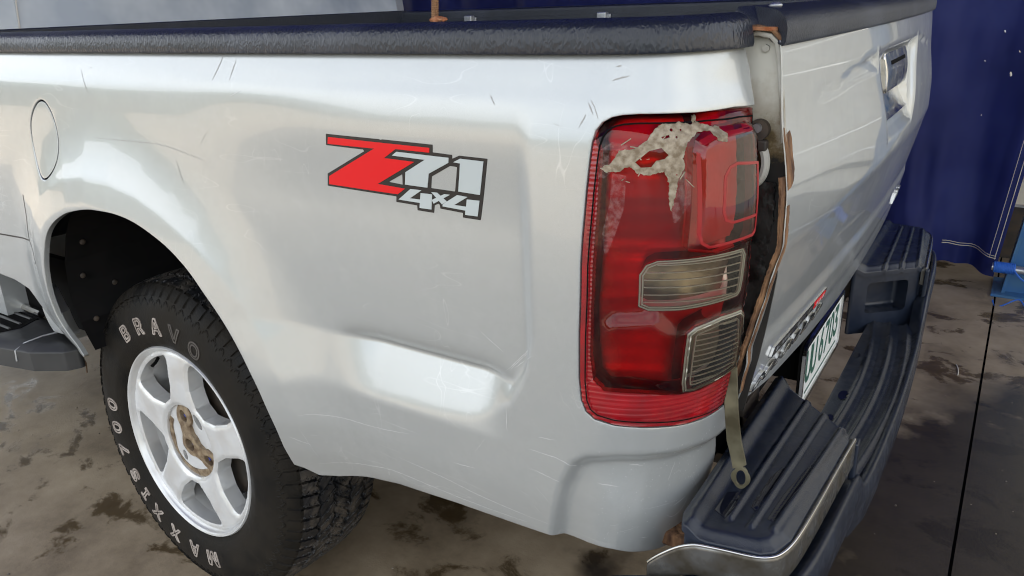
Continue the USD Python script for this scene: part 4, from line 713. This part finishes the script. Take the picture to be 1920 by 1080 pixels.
# ================================================================ the place
def struct(name, m, mt, **k): return obj(name, m, mt, kind='structure', **k)
gm = mat('wet_concrete', {
    'g': ('geometry', {}), 's': ('separate_xyz', {}),
    'n1': ('noise_texture', {'scale': 3.4, 'detail': 9., 'roughness': .68}), 'c1': ('rgb_ramp', {'ramp': [(.0, (.105, .075, .046)), (.36, (.178, .136, .090)), (.50, (.29, .228, .156)), (.66, (.38, .306, .216)), (1, (.46, .38, .285))]}),
    'w1': ('mapping', {'scale': (1., 1.3, 1.)}), 'n2': ('noise_texture', {'scale': 4.9, 'detail': 7., 'roughness': .60, 'distortion': .35}), 'c2': ('rgb_ramp', {'ramp': [(0, (0,) * 3), (.535, (0,) * 3), (.575, (.38,) * 3), (.605, (.85,) * 3), (.70, (.97,) * 3), (1, (1,) * 3)]}),
    'mx': ('mix', {'mix_type': 'mix', 'color2': (.060, .038, .016)}),
    'wx': ('math', {'math_type': 'multiply_add', 'value2': 1.35, 'value3': -.78}), 'n3': ('noise_texture', {'scale': 1.5, 'detail': 6.}), 'wa': ('math', {'math_type': 'multiply_add', 'value2': 4.2, 'value3': -2.25}),
    'yn': ('math', {'math_type': 'multiply_add', 'value2': 3.0}), 'wy': ('math', {'math_type': 'multiply_add', 'value2': 1.1, 'value3': -3.2, 'use_clamp': True}), 'wd': ('math', {'math_type': 'subtract'}),
    'wsum': ('math', {'math_type': 'add', 'use_clamp': True}), 'c3': ('rgb_ramp', {'ramp': [(0, (0,) * 3), (.35, (0,) * 3), (.62, (1,) * 3), (1, (1,) * 3)]}),
    'mw': ('mix', {'mix_type': 'mix', 'color2': (.027, .022, .018)}), 'k9': ('math', {'math_type': 'multiply', 'value2': .93}),
    'wetmax': ('math', {'math_type': 'maximum'}), 'rr': ('rgb_ramp', {'ramp': [(0, (.48,) * 3), (.5, (.16,) * 3), (1, (.04,) * 3)]}),
    'nb': ('noise_texture', {'scale': 130., 'detail': 7., 'roughness': .7}), 'b': ('bump', {'strength': .5, 'distance': .0016}),
    'p': ('principled_bsdf', {})},
    [('g.position', 's.vector'), ('g.position', 'n1.vector'), ('n1.fac', 'c1.fac'), ('g.position', 'w1.vector'), ('w1.vector', 'n2.vector'), ('n2.fac', 'c2.fac'), ('c2.color', 'mx.fac'), ('c1.color', 'mx.color1'),
     ('s.x', 'wx.value1'), ('g.position', 'n3.vector'), ('n3.fac', 'wa.value1'), ('n3.fac', 'yn.value1'), ('s.y', 'yn.value3'), ('yn.value', 'wy.value1'), ('wx.value', 'wd.value1'), ('wy.value', 'wd.value2'), ('wd.value', 'wsum.value1'), ('wa.value', 'wsum.value2'), ('wsum.value', 'c3.fac'),
     ('c3.color', 'k9.value1'), ('mx.color', 'mw.color1'), ('k9.value', 'mw.fac'), ('mw.color', 'p.base_color'), ('c3.color', 'wetmax.value1'), ('c2.color', 'wetmax.value2'), ('wetmax.value', 'rr.fac'), ('rr.color', 'p.roughness'),
     ('g.position', 'nb.vector'), ('nb.fac', 'b.height'), ('b.normal', 'p.normal')])
def slab(x0, x1, y0, y1): return tm((np.array([[x0, y0, 0], [x1, y0, 0], [x1, y1, 0], [x0, y1, 0], [x0, y0, -.02], [x1, y0, -.02], [x1, y1, -.02], [x0, y1, -.02]], float), np.array([[0, 1, 2, 3], [0, 4, 5, 1], [1, 5, 6, 2], [2, 6, 7, 3], [3, 7, 4, 0]])))
struct('ground', slab(-150, 1.4335, -150, 150), gm, smooth=False); struct('ground', slab(1.4405, 150, -150, 150), gm, smooth=False)
struct('ground_joint', tm((np.array([[1.42, -150, -.012], [1.46, -150, -.012], [1.46, 150, -.012], [1.42, 150, -.012]], float), np.array([[0, 1, 2, 3]]))), 'black', smooth=False)

# blue tarpaulin hanging behind the truck
n_t = 260; u = np.linspace(-5.0, 1.0, n_t); uu = np.r_[u, np.linspace(1.005, 1.418, 120)]; vv = np.linspace(0, 1, 90)
U, V = np.meshgrid(uu, vv, indexing='ij'); Zt = .085 + V * 3.37; lowf = np.exp(-V * 4.5)
Xt = U + (.038 * (Zt - .1) / .4) * sstep(U, .6, 1.418) * .9
f1 = meshkit.fbm(np.stack([U * 4.5 + .3 * Zt, Zt * .5, U * 0], -1), 3, 3) - .5; f2 = np.sin(U * 23 + 2.2 * np.sin(U * 3.1) + 1.1 * Zt)
Yt = 2.86 + (.22 * f1 * (.55 + lowf)) + .034 * f2 * (.25 + lowf) * sstep(U, -.3, .3) + .03 * (meshkit.fbm(np.stack([U * 9, Zt * 3, 0 * U], -1), 3, 8) - .5)
Yt = Yt + (2.862 - Yt) * sstep(U, 1.33, 1.40)
Zt = Zt - .025 * np.sin(U * 5.) * lowf + .035 * lowf * sstep(U, 1.0, .2)
front = np.stack([Xt, Yt, Zt], -1); P = np.concatenate([front, (front + [0, .003, 0])[:, ::-1]], 1)
tarpm = capped(P)
tarp_mat = mat('blue_tarpaulin', {'g': ('geometry', {}), 'mp': ('mapping', {'scale': (40., 40., 900.)}), 'n': ('noise_texture', {'scale': 1., 'detail': 3.}), 'd': ('noise_texture', {'scale': 3.2, 'detail': 6.}),
    'r': ('rgb_ramp', {'ramp': [(.25, (.010, .016, .085)), (.5, (.018, .026, .132)), (.8, (.040, .055, .20))]}), 'mu': ('mix', {'mix_type': 'multiply', 'fac': .35}), 'b': ('bump', {'strength': .35, 'distance': .001}), 'p': ('principled_bsdf', {'roughness': .6, 'specular_ior_level': .25}), 'tl': ('translucent_bsdf', {'color': (.014, .034, .18)}), 'ad': ('add_closure', {})},
    [('g.position', 'mp.vector'), ('mp.vector', 'n.vector'), ('g.position', 'd.vector'), ('d.fac', 'r.fac'), ('r.color', 'mu.color1'), ('n.color', 'mu.color2'), ('mu.color', 'p.base_color'), ('n.fac', 'b.height'), ('b.normal', 'p.normal'), ('p.BSDF', 'ad.closure1'), ('tl.BSDF', 'ad.closure2')], surface='ad.closure')
tarp = obj('tarpaulin', tarpm, tarp_mat, label='dark blue tarpaulin sheet hanging in soft folds behind the pickup and stretched overhead', cat='tarpaulin', smooth=60)
iu = np.argmin(abs(uu - 1.405)); obj('hem_stitch', tube(front[iu, 2:60] + [0, -.004, 0], .0016, 5), 'string', tarp)
iu = np.argmin(abs(uu - 1.385)); obj('hem_stitch', tube(front[iu, 2:60] + [0, -.004, 0], .0010, 5), 'string', tarp)
k0 = np.argmin(abs(uu - 1.20)); hp = front[k0:-2:4, 2] + [0, -.006, 0]; hp[:, 2] += np.linspace(.012, .004, len(hp)); obj('hem_cord', tube(hp, .0018, 6), 'string', tarp); obj('hem_cord', tube(hp + [0, 0, .010], .0014, 6), 'string', tarp)
for x_, z_, s_ in ((1.30, 1.06, .005), (1.345, .90, .009), (1.42, .80, .004), (1.25, .95, .003), (1.27, .74, .003), (1.36, .985, .004)):
    b_ = trimesh.creation.icosphere(1, s_); b_.vertices *= [.45, .12, 1.]; b_.vertices *= 1 + .5 * (rng.random((len(b_.vertices), 1)) - .5); b_.apply_transform(trimesh.transformations.rotation_matrix(-.5 * rng.random(), [0, 1, 0])); b_.apply_translation((x_, 2.845, z_)); obj('paint_speck', b_, 'white', tarp)

# the same tarpaulin is stretched overhead as a roof
ru, rv = np.meshgrid(np.linspace(-7.5, 3.0, 60), np.linspace(0, 1, 40), indexing='ij')
ry = 7.5 - 8.9 * rv; rz = 3.46 - .35 * rv + .05 * np.sin(ru * 1.3) * np.sin(rv * np.pi) - .10 * np.sin(rv * np.pi)
top = np.stack([ru, ry, rz], -1); obj('roof_sheet', capped(np.concatenate([top, (top + [0, 0, .004])[:, ::-1]], 1)), tarp_mat, tarp, smooth=60)
# blue steel post with the pipe and rope at its foot
post = thing('steel_post', (1.53, 2.90, 0), 'blue painted steel post standing at the edge of the tarpaulin', 'post')
def slantbox(x0, x1, y0, y1, z0, z1, dx): b = box(x0, x1, y0, y1, z0, z1); b.vertices[:, 0] += dx * (b.vertices[:, 2] - z0) / (z1 - z0); return b
obj('column', slantbox(1.470, 1.60, 2.86, 2.99, .012, 3.2, .30), 'bluesteel', post); obj('web', slantbox(1.455, 1.4685, 2.835, 2.99, .012, 3.2, .30), 'bluesteel', post); obj('base_plate', box(1.42, 1.66, 2.80, 3.04, .001, .012), 'bluesteel', post)
pipe = obj('pipe', tube([(1.405, 2.79, .135), (1.60, 2.79, .130), (2.2, 2.80, .128)], .016, 14), 'galv', label='short galvanised pipe tied along the foot of the post', cat='pipe')
tt = np.linspace(0, 1, 400); rp = np.c_[1.412 + .075 * tt, 2.79 + .0195 * np.cos(tt * 2 * np.pi * 13), .1345 + .0195 * np.sin(tt * 2 * np.pi * 13)]
tail = np.array([(1.487, 2.772, .13), (1.52, 2.76, .10), (1.56, 2.77, .09), (1.60, 2.765, .115), (1.66, 2.77, .09)])
rope = obj('rope', join(tube(rp, .0042, 6), tube(CubicSpline(np.arange(5), tail)(np.linspace(0, 4, 40)), .004, 6)), 'rope', label='blue rope wound tightly round the end of the pipe', cat='rope')
cd = np.array([(1.43, 2.74, .006), (1.47, 2.70, .005), (1.52, 2.72, .03), (1.55, 2.70, .006), (1.60, 2.73, .012), (1.66, 2.70, .006)])
obj('loose_cord', tube(CubicSpline(np.arange(6), cd)(np.linspace(0, 5, 60)), .003, 6), 'rope', label='thin dark cord lying tangled on the ground by the post', cat='cord')
# pale boards stacked behind
wall = thing('board_wall', (2.2, 3.4, 0), 'off-white boarded wall showing between the tarpaulin and the blue post', 'wall')
for k in range(12): obj('board', box(-8., 4.2, 3.40 + .004 * (k % 2), 3.43 + .004 * (k % 2), .26 + .25 * k, .50 + .25 * k, .004), 'white', wall)
obj('wall_base', box(-8., 4.2, 3.39, 3.47, 0, .25), 'dark_metal', wall); obj('batten', box(1.30, 3.2, 3.375, 3.398, .40, .43), 'dark_metal', wall)
# small litter on the concrete
def twig(pts, r, label): obj('twig', tube(np.array(pts), r, 6), 'hubrust', label=label, cat='twig')
twig([(-.415, .03, .478), (-.407, .032, .45), (-.409, .030, .425)], .0016, 'thin dry stalk hanging under the running board')
wl = tube(CubicSpline([0, 1, 2], np.array([(1.357, 2.023, .002), (1.366, 1.98, .004), (1.368, 1.942, .002)]))(np.linspace(0, 2, 14)), .002, 6)
obj('scrap', wl, 'string', label='thin pale scrap lying on the dark wet concrete beside the bumper', cat='scrap')

# what the paint mirrors: a tree line far off on the open side and a pale corrugated wall across the yard
for nm, a0, a1, rad, hgt, sd in (('tree_line', 170, 325, 48., 5.2, 4),):
    aa = np.radians(np.linspace(a0, a1, 700)); hh = hgt * (.55 + .9 * meshkit.fbm(np.c_[aa * 9, aa * 0, aa * 0], 5, sd)); rr = rad + 3 * meshkit.fbm(np.c_[aa * 14, aa * 0, aa * 0 + 5], 4, sd)
    ring = np.stack([np.stack([rr * np.cos(aa), rr * np.sin(aa), hh * f_], -1) + np.stack([np.cos(aa), np.sin(aa), 0 * aa], -1) * g_ for f_, g_ in ((0, 0), (.5, .4), (.85, 1.2), (1, 2.6), (.8, 4.5), (0, 6))], 1)
    ring = ring + .5 * (meshkit.fbm(ring * .9, 3, 2)[..., None] - .5); M['foliage'] = noisy('far_foliage', (.030, .045, .020), (.07, .09, .045), 1.2, (.7, .9))
    obj(nm, grid(ring), 'foliage', kind='stuff', label='dark far tree line mirrored in the shoulder of the pickup bed', cat='trees')
cw = thing('corrugated_wall', (7.2, 2., 0), 'pale corrugated sheet wall mirrored in the tailgate of the pickup', 'wall')
yw = np.arange(-4.5, 7.0, .019); wave_ = .014 * np.sin(yw * 2 * np.pi / .152)
for k in range(6):
    sel = (yw >= -4.5 + 1.92 * k - .001) & (yw <= -4.5 + 1.92 * (k + 1) + .02); q = np.stack([np.stack([7.2 + wave_[sel] + .004 * (k % 2), yw[sel], np.full(sel.sum(), z_)], -1) for z_ in (.15, 2.9)], 1)
    obj('sheet', flip(grid(np.concatenate([q, (q + [.002, 0, 0])[:, ::-1]], 1), close_v=True)), 'white', cw, smooth=60)
for y_ in (-4.5, -.7, 3.1, 6.95): obj('wall_post', box(7.23, 7.31, y_ - .04, y_ + .04, 0, 2.95), 'bluesteel', cw)

peb = []
for k in range(260):
    q = np.array([-1.2 + 3.2 * rng.random(), -.5 + 3.0 * rng.random() ** 1.3]); m_ = trimesh.creation.icosphere(1, .0009 + .0026 * rng.random() ** 3); m_.vertices *= (.7 + .6 * rng.random((len(m_.vertices), 1))) * [1, 1, .7]; m_.apply_translation((q[0], q[1], .0006)); peb.append(m_)
M['grit'] = noisy('grit', (.10, .085, .07), (.32, .28, .22), 30., (.7, .9))
obj('grit', join(*peb), 'grit', kind='stuff', label='fine grit and crumbs scattered over the stained concrete', cat='grit')
